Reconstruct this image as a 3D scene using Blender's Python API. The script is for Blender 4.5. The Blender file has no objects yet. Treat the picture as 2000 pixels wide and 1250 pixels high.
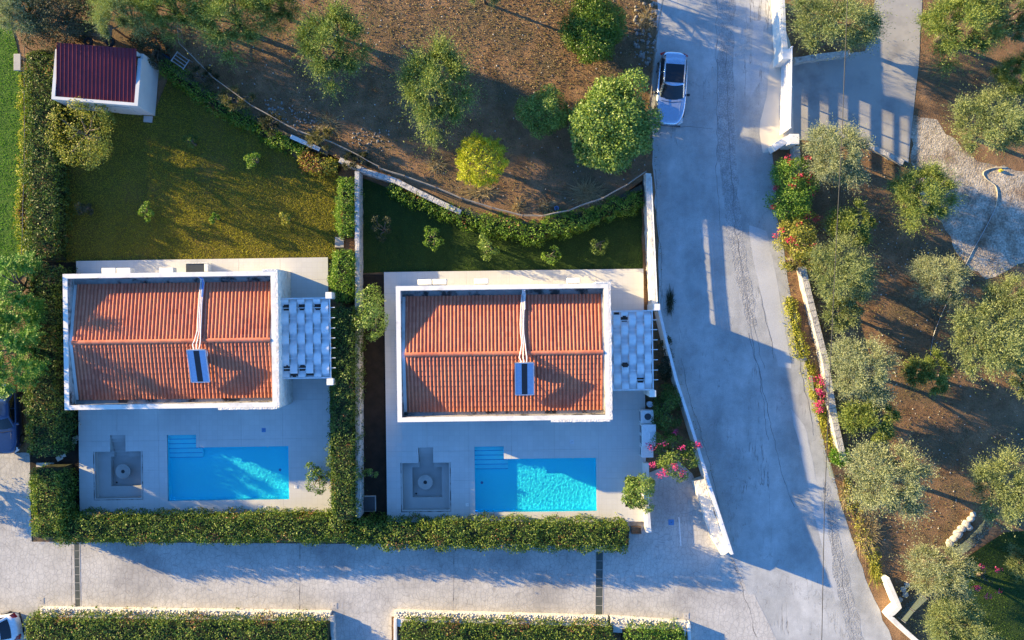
import bpy, bmesh, math, random
import numpy as np
from mathutils import Vector, Matrix, noise as mnoise

random.seed(7)
RNG = np.random.default_rng(11)
SC = bpy.context.scene
COL = SC.collection
R = math.radians
PI = math.pi

# ------------------------------------------------------------------ camera, sky, sun, exposure
H = 58.0                      # drone height over the road
PPM = 31.0                    # photo pixels per metre on the road
cam = bpy.data.cameras.new("camera")
cam.sensor_width = 36.0
cam.lens = 18.0 / (1000.0 / PPM / H)
cam.clip_end = 2000.0
cam_o = bpy.data.objects.new("camera", cam)
cam_o.location = (0, 0, H)
cam_o.rotation_euler = (0, 0, 0)
COL.objects.link(cam_o)
SC.camera = cam_o

SUN_EL, SUN_AZ = 13.7, 20.8   # shadows run to the right and a little down the picture
world = bpy.data.worlds.new("World")
SC.world = world
world.use_nodes = True
wn = world.node_tree.nodes
sky = wn.new("ShaderNodeTexSky")
sky.sky_type = 'NISHITA'
sky.sun_disc = False
sky.sun_elevation = R(SUN_EL)
sky.sun_rotation = R(270 + SUN_AZ)
sky.altitude = 100
sky.air_density = 1.0
sky.dust_density = 0.1
sky.ozone_density = 7.0
world.node_tree.links.new(sky.outputs[0], wn["Background"].inputs[0])
wn["Background"].inputs[1].default_value = 0.15

sun = bpy.data.lights.new("sun", 'SUN')
sun.energy = 5.0
sun.angle = R(0.5)
sun.color = (1.0, 0.75, 0.36)
sun.cycles.is_caustics_light = True      # sunlight refracted by the pool water
sun_o = bpy.data.objects.new("sun", sun)
_d = Vector((math.cos(R(SUN_AZ)) * math.cos(R(SUN_EL)), -math.sin(R(SUN_AZ)) * math.cos(R(SUN_EL)), -math.sin(R(SUN_EL))))
sun_o.rotation_euler = _d.to_track_quat('-Z', 'Y').to_euler()
sun_o.location = (-60, 25, 40)
COL.objects.link(sun_o)

SC.view_settings.view_transform = 'Standard'
SC.view_settings.look = 'None'
SC.view_settings.gamma = 1.0
SC.view_settings.exposure = 1.68
SC.view_settings.use_curve_mapping = False
SC.render.engine = 'CYCLES'
SC.cycles.use_denoising = True
SC.cycles.max_bounces = 12
SC.cycles.diffuse_bounces = 9
SC.cycles.transparent_max_bounces = 12
SC.cycles.caustics_refractive = True
SC.cycles.caustics_reflective = False


def P(px, py, z=0.0):
    """photo pixel -> world point at height z"""
    k = (H - z) / H / PPM
    return Vector(((px - 1000.0) * k, (625.0 - py) * k, z))


def M(px, z=0.0):
    """pixel length -> metres at height z"""
    return px * (H - z) / H / PPM

# ------------------------------------------------------------------ materials
def _mat(name):
    m = bpy.data.materials.new(name)
    m.use_nodes = True
    nt = m.node_tree
    return m, nt, nt.nodes["Principled BSDF"]


def _n(nt, typ, **kw):
    n = nt.nodes.new(typ)
    for k, v in kw.items():
        if k in n.inputs:
            n.inputs[k].default_value = v
        else:
            setattr(n, k, v)
    return n


def _mixc(nt, fac, a, b, mode='MIX'):
    n = nt.nodes.new("ShaderNodeMix")
    n.data_type = 'RGBA'
    n.blend_type = mode
    for s, v in ((0, fac), (6, a), (7, b)):
        if hasattr(v, 'is_linked') or hasattr(v, 'links'):
            nt.links.new(v, n.inputs[s])
        elif isinstance(v, (int, float)):
            n.inputs[s].default_value = v
        else:
            n.inputs[s].default_value = (*v, 1)
    return n.outputs[2]


def _coord(nt, world=True):
    if world:
        return nt.nodes.new("ShaderNodeNewGeometry").outputs["Position"]
    return nt.nodes.new("ShaderNodeTexCoord").outputs["Object"]


def _noise(nt, co, scale, detail=4, rough=.55, dist=0):
    n = nt.nodes.new("ShaderNodeTexNoise")
    n.inputs["Scale"].default_value = scale
    n.inputs["Detail"].default_value = detail
    n.inputs["Roughness"].default_value = rough
    n.inputs["Distortion"].default_value = dist
    nt.links.new(co, n.inputs["Vector"])
    return n.outputs["Fac"]


def _ramp(nt, fac, a, b, ca=(0, 0, 0), cb=(1, 1, 1)):
    n = nt.nodes.new("ShaderNodeValToRGB")
    n.color_ramp.elements[0].position = a
    n.color_ramp.elements[1].position = b
    n.color_ramp.elements[0].color = (*ca, 1)
    n.color_ramp.elements[1].color = (*cb, 1)
    nt.links.new(fac, n.inputs[0])
    return n.outputs[0]


def _bump(nt, bsdf, h, strength, dist):
    b = nt.nodes.new("ShaderNodeBump")
    b.inputs["Strength"].default_value = strength
    b.inputs["Distance"].default_value = dist
    nt.links.new(h, b.inputs["Height"])
    nt.links.new(b.outputs[0], bsdf.inputs["Normal"])
    return b


MATS = {}


def noisy(name, c1, c2, scale=2.0, rough=.85, bump=.0, bscale=30, bdist=.01, world=True, c3=None, s3=.2, f3=(.5, .7), spec=.3, fine=0.0, fscale=60, detail=5):
    if name in MATS:
        return MATS[name]
    m, nt, b = _mat(name)
    co = _coord(nt, world)
    f = _ramp(nt, _noise(nt, co, scale, detail), .3, .7)
    c = _mixc(nt, f, c1, c2)
    if c3 is not None:
        g = _ramp(nt, _noise(nt, co, s3, 5, .6), f3[0], f3[1])
        c = _mixc(nt, g, c, c3)
    if fine:
        h = _ramp(nt, _noise(nt, co, fscale, 2), .3, .7, (1 - fine,) * 3, (1 + fine,) * 3)
        c = _mixc(nt, 1.0, c, h, 'MULTIPLY')
    nt.links.new(c, b.inputs["Base Color"])
    b.inputs["Roughness"].default_value = rough
    b.inputs["Specular IOR Level"].default_value = spec
    if bump:
        _bump(nt, b, _noise(nt, co, bscale, 4), bump, bdist)
    MATS[name] = m
    return m


def plain(name, c, rough=.5, metal=0, spec=.5, coat=0):
    if name in MATS:
        return MATS[name]
    m, nt, b = _mat(name)
    co = _coord(nt, False)
    f = _ramp(nt, _noise(nt, co, 7, 3), .3, .7, tuple(x * .9 for x in c), tuple(min(1, x * 1.07) for x in c))
    nt.links.new(f, b.inputs["Base Color"])
    b.inputs["Roughness"].default_value = rough
    b.inputs["Metallic"].default_value = metal
    b.inputs["Specular IOR Level"].default_value = spec
    b.inputs["Coat Weight"].default_value = coat
    b.inputs["Coat Roughness"].default_value = .05
    MATS[name] = m
    return m


def leafmat(name, cols, rough=.5, trans=.3, nscale=.8):
    """cols: dark, mid, light leaf colours; random for each leaf, drifting over the plant"""
    if name in MATS:
        return MATS[name]
    m, nt, b = _mat(name)
    g = nt.nodes.new("ShaderNodeNewGeometry")
    co = _coord(nt, True)
    nz = _noise(nt, co, nscale, 3)
    ad = _n(nt, "ShaderNodeMath", operation='ADD')
    nt.links.new(g.outputs["Random Per Island"], ad.inputs[0])
    nt.links.new(nz, ad.inputs[1])
    rp = nt.nodes.new("ShaderNodeValToRGB")
    el = rp.color_ramp.elements
    el[0].position = .35
    el[0].color = (*cols[0], 1)
    el[1].position = 1.3 if len(cols) < 3 else .8
    el[1].color = (*cols[1], 1)
    e = el.new(1.0)
    dv = _n(nt, "ShaderNodeMath", operation='MULTIPLY')
    dv.inputs[1].default_value = .72
    nt.links.new(ad.outputs[0], dv.inputs[0])
    el[0].position, el[1].position = .2, .52
    el[2].position = .85
    el[0].color, el[1].color, el[2].color = (*cols[0], 1), (*cols[1], 1), (*cols[2], 1)
    nt.links.new(dv.outputs[0], rp.inputs[0])
    nt.links.new(rp.outputs[0], b.inputs["Base Color"])
    b.inputs["Roughness"].default_value = rough
    b.inputs["Specular IOR Level"].default_value = .35
    tr = nt.nodes.new("ShaderNodeBsdfTranslucent")
    tc = _mixc(nt, 1.0, rp.outputs[0], (1.0, 1.15, .5), 'MULTIPLY')
    nt.links.new(tc, tr.inputs[0])
    mx = nt.nodes.new("ShaderNodeMixShader")
    mx.inputs[0].default_value = trans
    nt.links.new(b.outputs[0], mx.inputs[1])
    nt.links.new(tr.outputs[0], mx.inputs[2])
    nt.links.new(mx.outputs[0], nt.nodes["Material Output"].inputs[0])
    MATS[name] = m
    return m


# plaster, stone, concrete
M_WHITE = noisy("white_plaster", (.74, .70, .63), (.80, .77, .70), 1.2, .85, .25, 25, .01, c3=(.46, .43, .38), s3=1.1, f3=(.54, .80))
M_WALLROUGH = noisy("rough_white_render", (.62, .58, .52), (.80, .77, .70), 5, .9, .9, 9, .05, c3=(.42, .39, .35), s3=1.6, f3=(.55, .75))
M_STONE = noisy("pale_limestone", (.38, .36, .33), (.62, .58, .52), 6, .9, .9, 12, .04, c3=(.22, .21, .2), s3=2.5, f3=(.55, .7))
M_DARKSTONE = noisy("dark_rough_stone", (.05, .05, .038), (.12, .11, .085), 5, .95, .9, 12, .04)  # darker stone for the overgrown bank and the wall under the hedge
M_RAIL = noisy("weathered_rail", (.20, .18, .15), (.32, .29, .25), 4, .9, .2, 20, .01)
M_STAINED = noisy("stained_gutter_concrete", (.30, .28, .26), (.42, .40, .37), 3, .9, .4, 20, .01, c3=(.07, .065, .06), s3=1.3, f3=(.5, .6))
M_SOIL = None
M_ROADC = None


def road_material():
    m, nt, b = _mat("weathered_asphalt")
    co = _coord(nt)
    base = _mixc(nt, _ramp(nt, _noise(nt, co, .35, 5), .35, .65), (.35, .355, .345), (.50, .50, .485))
    fine = _ramp(nt, _noise(nt, co, 28, 3, .7), .25, .75, (.78,) * 3, (1.2,) * 3)
    base = _mixc(nt, 1.0, base, fine, 'MULTIPLY')
    mid = _ramp(nt, _noise(nt, co, 1.7, 7, .65), .25, .75, (.84,) * 3, (1.12,) * 3)
    base = _mixc(nt, 1.0, base, mid, 'MULTIPLY')
    # long wear bands along the lane direction
    mp = _n(nt, "ShaderNodeMapping")
    mp.inputs["Rotation"].default_value = (0, 0, R(7))
    mp.inputs["Scale"].default_value = (1.0, .16, 1)
    nt.links.new(co, mp.inputs[0])
    band = _ramp(nt, _noise(nt, mp.outputs[0], 1.1, 4), .35, .65, (.90,) * 3, (1.06,) * 3)
    base = _mixc(nt, 1.0, base, band, 'MULTIPLY')
    # cracks: thin meandering lines, mostly along the road
    cm = None
    for sc_, wd, yst, ms in ((.55, .0035, .10, .9), (.9, .004, .45, .6)):
        mc = _n(nt, "ShaderNodeMapping")
        mc.inputs["Rotation"].default_value = (0, 0, R(8))
        mc.inputs["Scale"].default_value = (1.0, yst, 1)
        nt.links.new(co, mc.inputs[0])
        nn = _noise(nt, mc.outputs[0], sc_, 6, .6)
        sb_ = _n(nt, "ShaderNodeMath", operation='SUBTRACT')
        sb_.inputs[1].default_value = .5
        nt.links.new(nn, sb_.inputs[0])
        ab = _n(nt, "ShaderNodeMath", operation='ABSOLUTE')
        nt.links.new(sb_.outputs[0], ab.inputs[0])
        ck = _ramp(nt, ab.outputs[0], wd * .4, wd * 1.4, (ms,) * 3, (0, 0, 0))
        mk = _ramp(nt, _noise(nt, co, .3 + sc_ * .1, 3), .50, .60)
        ml = _n(nt, "ShaderNodeMath", operation='MULTIPLY')
        nt.links.new(ck, ml.inputs[0])
        nt.links.new(mk, ml.inputs[1])
        if cm is None: cm = ml
        else:
            mm = _n(nt, "ShaderNodeMath", operation='MAXIMUM')
            nt.links.new(cm.outputs[0], mm.inputs[0])
            nt.links.new(ml.outputs[0], mm.inputs[1])
            cm = mm
    base = _mixc(nt, cm.outputs[0], base, (.16, .155, .15))
    nt.links.new(base, b.inputs["Base Color"])
    b.inputs["Roughness"].default_value = .9
    b.inputs["Specular IOR Level"].default_value = .2
    sb = _n(nt, "ShaderNodeMath", operation='SUBTRACT')
    nt.links.new(_noise(nt, co, 22, 4, .7), sb.inputs[0])
    nt.links.new(cm.outputs[0], sb.inputs[1])
    _bump(nt, b, sb.outputs[0], .55, .02)
    return m


def stamped_material():
    """concrete pressed with a fan shaped cobble print"""
    m, nt, b = _mat("stamped_concrete")
    co = _coord(nt)
    base = _mixc(nt, _ramp(nt, _noise(nt, co, .4, 5), .3, .7), (.44, .42, .385), (.57, .545, .50))
    st = _ramp(nt, _noise(nt, co, .22, 6, .62), .48, .72)
    base = _mixc(nt, st, base, (.30, .285, .27))
    mid = _ramp(nt, _noise(nt, co, 2.1, 7, .65), .25, .75, (.84,) * 3, (1.12,) * 3)
    base = _mixc(nt, 1.0, base, mid, 'MULTIPLY')
    # arcs of pressed cobbles: warped waves crossing a fine cell print
    nz = nt.nodes.new("ShaderNodeTexNoise")
    nz.inputs["Scale"].default_value = .9
    nz.inputs["Detail"].default_value = 2
    nt.links.new(co, nz.inputs["Vector"])
    wc = _mixc(nt, .10, co, nz.outputs["Color"])
    wv = nt.nodes.new("ShaderNodeTexWave")
    wv.inputs["Scale"].default_value = .9
    wv.inputs["Distortion"].default_value = 9.0
    wv.inputs["Detail"].default_value = 1.0
    wv.inputs["Detail Scale"].default_value = .6
    nt.links.new(co, wv.inputs["Vector"])
    ring = _ramp(nt, wv.outputs["Fac"], .86, .97, (0, 0, 0), (.35, .35, .35))
    vo = nt.nodes.new("ShaderNodeTexVoronoi")
    vo.feature = 'DISTANCE_TO_EDGE'
    vo.inputs["Scale"].default_value = 3.7
    vo.inputs["Randomness"].default_value = .9
    nt.links.new(wc, vo.inputs["Vector"])
    ed = _ramp(nt, vo.outputs["Distance"], .01, .055, (1, 1, 1), (0, 0, 0))
    mx = _n(nt, "ShaderNodeMath", operation='MAXIMUM')
    nt.links.new(ring, mx.inputs[0])
    nt.links.new(ed, mx.inputs[1])
    half = _n(nt, "ShaderNodeMath", operation='MULTIPLY')
    half.inputs[1].default_value = .42
    nt.links.new(mx.outputs[0], half.inputs[0])
    base = _mixc(nt, half.outputs[0], base, (.17, .16, .155))
    fine = _ramp(nt, _noise(nt, co, 35, 2), .25, .75, (.88,) * 3, (1.12,) * 3)
    base = _mixc(nt, 1.0, base, fine, 'MULTIPLY')
    nt.links.new(base, b.inputs["Base Color"])
    b.inputs["Roughness"].default_value = .85
    b.inputs["Specular IOR Level"].default_value = .25
    inv = _n(nt, "ShaderNodeMath", operation='SUBTRACT')
    inv.inputs[0].default_value = 1.0
    nt.links.new(mx.outputs[0], inv.inputs[1])
    _bump(nt, b, inv.outputs[0], .35, .008)
    return m


def deck_material():
    m, nt, b = _mat("pale_deck_tile")
    co = _coord(nt)
    base = _mixc(nt, _ramp(nt, _noise(nt, co, .5, 4), .3, .7), (.57, .56, .53), (.64, .63, .60))
    fine = _ramp(nt, _noise(nt, co, 40, 2), .2, .8, (.90,) * 3, (1.08,) * 3)
    base = _mixc(nt, 1.0, base, fine, 'MULTIPLY')
    br = nt.nodes.new("ShaderNodeTexBrick")
    br.offset = 0
    br.inputs["Scale"].default_value = 1.0
    br.inputs["Brick Width"].default_value = .33
    br.inputs["Row Height"].default_value = .33
    br.inputs["Mortar Size"].default_value = .008
    br.inputs["Color1"].default_value = (1, 1, 1, 1)
    br.inputs["Color2"].default_value = (.95, .95, .95, 1)
    br.inputs["Mortar"].default_value = (.88, .87, .86, 1)
    nt.links.new(co, br.inputs["Vector"])
    base = _mixc(nt, 1.0, base, br.outputs["Color"], 'MULTIPLY')
    nt.links.new(base, b.inputs["Base Color"])
    b.inputs["Roughness"].default_value = .75
    b.inputs["Specular IOR Level"].default_value = .3
    _bump(nt, b, _noise(nt, co, 45, 3), .15, .004)
    return m


M_ROAD = road_material()
M_LANE = stamped_material()
M_DECK = deck_material()
M_SOIL = noisy("red_brown_soil", (.15, .085, .043), (.30, .178, .095), 1.1, .95, .9, 16, .05, c3=(.14, .10, .055), s3=.35, f3=(.48, .66), fine=.22, fscale=14)
M_SOILD = noisy("shade_darkened_soil", (.018, .014, .010), (.035, .026, .018), 2, .95, .8, 20, .03)  # soil colour darkened to carry the shade of the side strips
M_PALEDIRT = noisy("pale_gravel_dirt", (.33, .28, .22), (.52, .46, .38), 2.2, .95, 1.0, 12, .07, c3=(.20, .13, .08), s3=.6, f3=(.46, .66), fine=.4, fscale=9)
M_LAWN = noisy("lawn_thatch", (.085, .08, .014), (.12, .105, .02), 1.0, .95, .8, 40, .03, c3=(.14, .10, .028), s3=.45, f3=(.5, .7), fine=.3, fscale=30)
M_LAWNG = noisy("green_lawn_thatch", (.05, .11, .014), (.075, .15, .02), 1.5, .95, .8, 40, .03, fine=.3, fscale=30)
M_LAWNB = noisy("shade_darkened_thatch", (.022, .045, .008), (.035, .065, .012), 1.5, .95, .8, 40, .03, fine=.3, fscale=30)  # green halved in brightness, the right garden's shade put into the colour
M_CONC = noisy("grey_concrete", (.40, .38, .35), (.50, .47, .43), 1.0, .9, .3, 25, .01, c3=(.30, .29, .27), s3=.6, f3=(.5, .7))
M_DRIVE = noisy("driveway_concrete", (.34, .33, .31), (.42, .40, .37), .7, .9, .35, 20, .01, c3=(.25, .24, .23), s3=.5, f3=(.5, .7))
M_APRON = noisy("pale_concrete_apron", (.56, .50, .42), (.64, .58, .49), .8, .9, .3, 25, .01)
M_TILE = None


def tile_material():
    m, nt, b = _mat("terracotta_tile")
    co = _coord(nt)
    g = nt.nodes.new("ShaderNodeNewGeometry")
    oi = nt.nodes.new("ShaderNodeObjectInfo")
    ad = _n(nt, "ShaderNodeMath", operation='ADD')
    nt.links.new(g.outputs["Random Per Island"], ad.inputs[0])
    nt.links.new(oi.outputs["Random"], ad.inputs[1])
    fr = _n(nt, "ShaderNodeMath", operation='FRACT')
    nt.links.new(ad.outputs[0], fr.inputs[0])
    c = _ramp(nt, fr.outputs[0], 0, 1, (.47, .135, .075), (.63, .215, .125))
    w = _ramp(nt, _noise(nt, co, .5, 4), .35, .7)
    c = _mixc(nt, w, c, (.64, .225, .115))
    lich = _ramp(nt, _noise(nt, co, 1.4, 7, .7), .56, .72, (0, 0, 0), (.28, .28, .28))
    c = _mixc(nt, lich, c, (.22, .10, .065))
    d = _ramp(nt, _noise(nt, co, 6, 4), .2, .8, (.86,) * 3, (1.1,) * 3)
    c = _mixc(nt, 1.0, c, d, 'MULTIPLY')
    nt.links.new(c, b.inputs["Base Color"])
    b.inputs["Roughness"].default_value = .7
    b.inputs["Specular IOR Level"].default_value = .25
    return m


M_TILE = tile_material()
M_METALROOF = noisy("maroon_sheet_roof", (.16, .022, .035), (.21, .032, .045), 1.5, .5, .1, 20, .004, c3=(.11, .02, .03), s3=.8, f3=(.5, .7), world=False)
M_SHED = noisy("grey_blue_shed_wall", (.55, .56, .55), (.62, .63, .62), 1.2, .85, .2, 25, .006)
M_SHEDDOOR = plain("pale_shed_door", (.58, .60, .60), .6)
M_FABRIC = noisy("white_awning_fabric", (.68, .68, .68), (.76, .76, .76), 3, .8, .1, 60, .003, c3=(.40, .38, .36), s3=2.2, f3=(.66, .8))
M_FABSTAIN = noisy("mould_stained_fabric", (.022, .016, .013), (.09, .07, .06), 9, .9, 0)
M_STEELW = plain("white_painted_steel", (.72, .72, .72), .4)
M_STEELG = plain("galvanised_steel", (.45, .47, .5), .35, .7)
M_DARK = plain("black_plastic", (.02, .02, .022), .5)
M_RUBBER = plain("tyre_rubber", (.02, .02, .02), .9)
M_RIM = plain("alloy_rim", (.5, .5, .52), .3, .9)
M_GLASSD = plain("tinted_car_glass", (.012, .015, .02), .06, 0, .6)
M_LAMPRED = plain("red_tail_lamp", (.35, .012, .015), .2)
M_LAMPW = plain("clear_head_lamp", (.6, .62, .65), .15)
M_PAINTS = plain("sky_tinted_silver_paint", (.46, .56, .70), .25, .75, .5, 1.0)  # silver paint with the blue sky reflection put into its colour
M_PAINTB = plain("dark_blue_paint", (.018, .045, .13), .28, .2, .5, 1.0)
M_PAINTW = plain("white_car_paint", (.78, .78, .78), .3, 0, .5, 1.0)
M_PANEL = plain("sky_blue_collector_glass", (.55, .66, .82), .06, .95, .9)  # mirror-like glass with the sky's blue put into its colour
M_TUBE = plain("collector_absorber", (.02, .022, .03), .25, .6)
M_ALU = plain("aluminium_frame", (.65, .66, .68), .35, .8)
M_PIPE = plain("white_pipe_lagging", (.75, .73, .70), .6)
M_PIPEB = plain("blue_pipe_lagging", (.08, .2, .55), .5)
M_ACW = plain("white_unit_casing", (.74, .74, .73), .5)
M_WINGLASS = plain("window_glass", (.03, .04, .05), .05, 0, .7)
M_WOOD = noisy("weathered_wood", (.20, .13, .08), (.30, .20, .12), 3, .85, .4, 30, .01)
M_BARK = noisy("grey_brown_bark", (.10, .08, .06), (.19, .16, .125), 4, .95, .9, 14, .04, world=False)
M_CORE = noisy("shade_dark_filler", (.020, .026, .010), (.035, .04, .018), 3, 1.0, .8, 10, .05)  # dark colour stands in for the inner shade of the hedges
M_DRYGRASS = leafmat("dry_straw", [(.22, .16, .085), (.36, .28, .15), (.46, .37, .22)], .8, .2)
M_PEBBLE = noisy("white_pebble", (.60, .54, .44), (.74, .69, .60), 8, .8, .3, 30, .01, world=False)
M_RUBBLE = noisy("grey_rubble", (.20, .19, .175), (.36, .34, .31), 3, .95, .8, 10, .04)
M_BOULDER = noisy("pale_boulder", (.38, .36, .33), (.55, .52, .47), 4, .95, .8, 8, .04, world=False)
M_CHANNEL = noisy("dark_drain_channel", (.055, .065, .055), (.10, .11, .095), 3, .5, .2, 30, .01)
M_CABLE = plain("black_cable", (.03, .03, .03), .6)
M_HOSE = plain("pale_hose", (.55, .50, .38), .5)
M_YELLOW = plain("yellow_plastic", (.75, .55, .03), .4)
M_BLUEPL = plain("blue_plastic", (.08, .22, .45), .4)
M_LIDW = plain("white_plastic_lid", (.78, .77, .73), .5)
M_DARKGREY = plain("dark_slate_panel", (.05, .055, .06), .35)

L_HEDGE = leafmat("hedge_leaves", [(.018, .048, .006), (.060, .120, .014), (.20, .265, .04)], .5, .3)
L_HEDGED = leafmat("dark_hedge_leaves", [(.010, .030, .006), (.035, .078, .012), (.125, .185, .03)], .5, .25)
L_HEDGEG = leafmat("bright_hedge_leaves", [(.028, .085, .008), (.075, .17, .016), (.20, .31, .04)], .5, .3)
L_REDTIP = leafmat("red_tip_leaves", [(.12, .045, .02), (.24, .10, .04), (.40, .20, .09)], .5, .3)
L_OLIVE = leafmat("olive_leaves", [(.045, .078, .024), (.14, .185, .060), (.32, .36, .15)], .55, .22)
L_OLIVED = leafmat("deep_olive_leaves", [(.035, .075, .016), (.12, .185, .038), (.29, .34, .085)], .55, .22)
L_OLIVES = leafmat("silver_olive_leaves", [(.070, .10, .040), (.19, .23, .105), (.40, .42, .24)], .55, .2)
L_CITRUS = leafmat("citrus_leaves", [(.012, .045, .006), (.045, .11, .012), (.16, .25, .03)], .4, .25)
L_LOQUAT = leafmat("loquat_leaves", [(.025, .070, .010), (.085, .165, .022), (.26, .35, .075)], .4, .25)
L_YELLOW = leafmat("yellow_green_needles", [(.16, .20, .010), (.34, .38, .02), (.55, .54, .05)], .55, .3)
L_GOLD = leafmat("golden_green_leaves", [(.06, .08, .010), (.18, .195, .024), (.40, .38, .07)], .5, .3)
L_MIMOSA = leafmat("feathery_green_leaves", [(.018, .075, .008), (.07, .19, .020), (.19, .35, .05)], .5, .35)
L_SHADE = leafmat("shade_dark_leaves", [(.015, .022, .010), (.035, .045, .02), (.08, .085, .04)], .6, .2)  # leaf colours darkened as for plants standing in shade
L_PINK = leafmat("magenta_bracts", [(.45, .02, .12), (.62, .03, .20), (.75, .10, .32)], .6, .4)
L_RED = leafmat("crimson_bracts", [(.50, .02, .06), (.66, .03, .10), (.75, .10, .18)], .6, .4)
L_VERGE = leafmat("yellow_verge_leaves", [(.12, .16, .015), (.27, .29, .03), (.42, .40, .07)], .6, .3)
L_GRASS = leafmat("olive_grass_blades", [(.22, .215, .018), (.37, .34, .028), (.54, .48, .05)], .7, .3, .5)
L_GRASSG = leafmat("green_grass_blades", [(.06, .17, .010), (.13, .32, .02), (.24, .44, .035)], .7, .3, .5)
L_GRASSB = leafmat("shade_darkened_blades", [(.022, .06, .006), (.045, .105, .010), (.09, .17, .018)], .7, .3, .5)  # blades darkened for the shaded garden, shared by the corner grass
L_WEED = leafmat("weed_leaves", [(.07, .08, .025), (.14, .14, .045), (.22, .19, .08)], .7, .25)
L_FRUIT = plain("orange_fruit", (.75, .35, .02), .45)

# ------------------------------------------------------------------ objects
ROOT = {}


def tag(o, label=None, cat=None, group=None, kind=None):
    if label: o["label"] = label
    if cat: o["category"] = cat
    if group: o["group"] = group
    if kind: o["kind"] = kind
    return o


def thing(name, label, cat, loc=(0, 0, 0), rz=0.0, group=None):
    o = bpy.data.objects.new(name, None)
    o.empty_display_size = .2
    o.location = loc
    o.rotation_euler = (0, 0, rz)
    COL.objects.link(o)
    ROOT[o.name] = (Vector(loc), rz)
    return tag(o, label, cat, group)


class MB:
    """collects faces; build() links them as ONE mesh object"""
    def __init__(self):
        self.v, self.f = [], []

    def add(self, vs, fs):
        b = len(self.v)
        self.v.extend([tuple(p) for p in vs])
        self.f.extend([tuple(b + i for i in q) for q in fs])
        return self

    def box(self, x0, x1, y0, y1, z0, z1, rot=0.0, c=None):
        vs = [(x, y, z) for z in (z0, z1) for x, y in ((x0, y0), (x1, y0), (x1, y1), (x0, y1))]
        if rot:
            cx, cy = c if c else ((x0 + x1) / 2, (y0 + y1) / 2)
            s, k = math.sin(rot), math.cos(rot)
            vs = [(cx + (x - cx) * k - (y - cy) * s, cy + (x - cx) * s + (y - cy) * k, z) for x, y, z in vs]
        return self.add(vs, [(3, 2, 1, 0), (4, 5, 6, 7), (0, 1, 5, 4), (1, 2, 6, 5), (2, 3, 7, 6), (3, 0, 4, 7)])

    def rbox(self, x0, x1, y0, y1, z0, z1, b=.02):
        """box with chamfered top and vertical edges"""
        def ring(i, z):
            a = b * 1.0
            X0, X1, Y0, Y1 = x0 + i, x1 - i, y0 + i, y1 - i
            return [(X0 + a, Y0, z), (X1 - a, Y0, z), (X1, Y0 + a, z), (X1, Y1 - a, z), (X1 - a, Y1, z), (X0 + a, Y1, z), (X0, Y1 - a, z), (X0, Y0 + a, z)]
        vs = ring(0, z0) + ring(0, z1 - b) + ring(b, z1)
        fs = [tuple(range(7, -1, -1)), tuple(range(16, 24))]
        for k in (0, 8):
            for i in range(8):
                j = (i + 1) % 8
                fs.append((k + i, k + j, k + 8 + j, k + 8 + i))
        return self.add(vs, fs)

    def prism(self, poly, z0, z1, bottom=True):
        n = len(poly)
        vs = [(p[0], p[1], z0) for p in poly] + [(p[0], p[1], z1) for p in poly]
        ar = sum(poly[i][0] * poly[(i + 1) % n][1] - poly[(i + 1) % n][0] * poly[i][1] for i in range(n))
        idx = list(range(n)) if ar > 0 else list(range(n - 1, -1, -1))
        fs = [tuple(n + i for i in idx)]
        if bottom: fs.append(tuple(reversed(idx)))
        for k in range(n):
            i, j = idx[k], idx[(k + 1) % n]
            fs.append((i, j, n + j, n + i))
        return self.add(vs, fs)

    def sheet(self, poly, z):
        n = len(poly)
        ar = sum(poly[i][0] * poly[(i + 1) % n][1] - poly[(i + 1) % n][0] * poly[i][1] for i in range(n))
        idx = list(range(n)) if ar > 0 else list(range(n - 1, -1, -1))
        return self.add([(p[0], p[1], z) for p in poly], [tuple(idx)])

    def tube(self, pts, r, n=6, cap=True):
        pts = [Vector(p) for p in pts]
        rs = r if isinstance(r, (list, tuple)) else [r] * len(pts)
        vs, fs = [], []
        for i, p in enumerate(pts):
            t = (pts[min(i + 1, len(pts) - 1)] - pts[max(i - 1, 0)]).normalized()
            u = t.cross(Vector((0, 0, 1)))
            if u.length < .05: u = t.cross(Vector((1, 0, 0)))
            u.normalize()
            w = u.cross(t)
            for k in range(n):
                a = 2 * PI * k / n
                vs.append(p + (u * math.cos(a) + w * math.sin(a)) * rs[i])
        for i in range(len(pts) - 1):
            for k in range(n):
                j = (k + 1) % n
                fs.append((i * n + k, i * n + j, (i + 1) * n + j, (i + 1) * n + k))
        if cap:
            fs.append(tuple(range(n - 1, -1, -1)))
            m = (len(pts) - 1) * n
            fs.append(tuple(range(m, m + n)))
        return self.add(vs, fs)

    def lathe(self, prof, c=(0, 0, 0), n=24, close=False):
        vs, fs = [], []
        for r, z in prof:
            for k in range(n):
                a = 2 * PI * k / n
                vs.append((c[0] + r * math.cos(a), c[1] + r * math.sin(a), c[2] + z))
        m = len(prof)
        for i in range(m if close else m - 1):
            i2 = (i + 1) % m
            for k in range(n):
                j = (k + 1) % n
                fs.append((i * n + k, i * n + j, i2 * n + j, i2 * n + k))
        if not close:
            fs.append(tuple(range(n - 1, -1, -1)))
            fs.append(tuple(range((m - 1) * n, m * n)))
        return self.add(vs, fs)

    def build(self, name, mat, parent=None, world=False, smooth=False):
        v = self.v
        if parent is not None and world:
            loc, rz = ROOT[parent.name]
            s, k = math.sin(-rz), math.cos(-rz)
            v = [((p[0] - loc.x) * k - (p[1] - loc.y) * s, (p[0] - loc.x) * s + (p[1] - loc.y) * k, p[2] - loc.z) for p in v]
        me = bpy.data.meshes.new(name)
        me.from_pydata(v, [], self.f)
        if smooth:
            me.polygons.foreach_set("use_smooth", [True] * len(me.polygons))
        me.update()
        return link(name, me, mat, parent)


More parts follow.
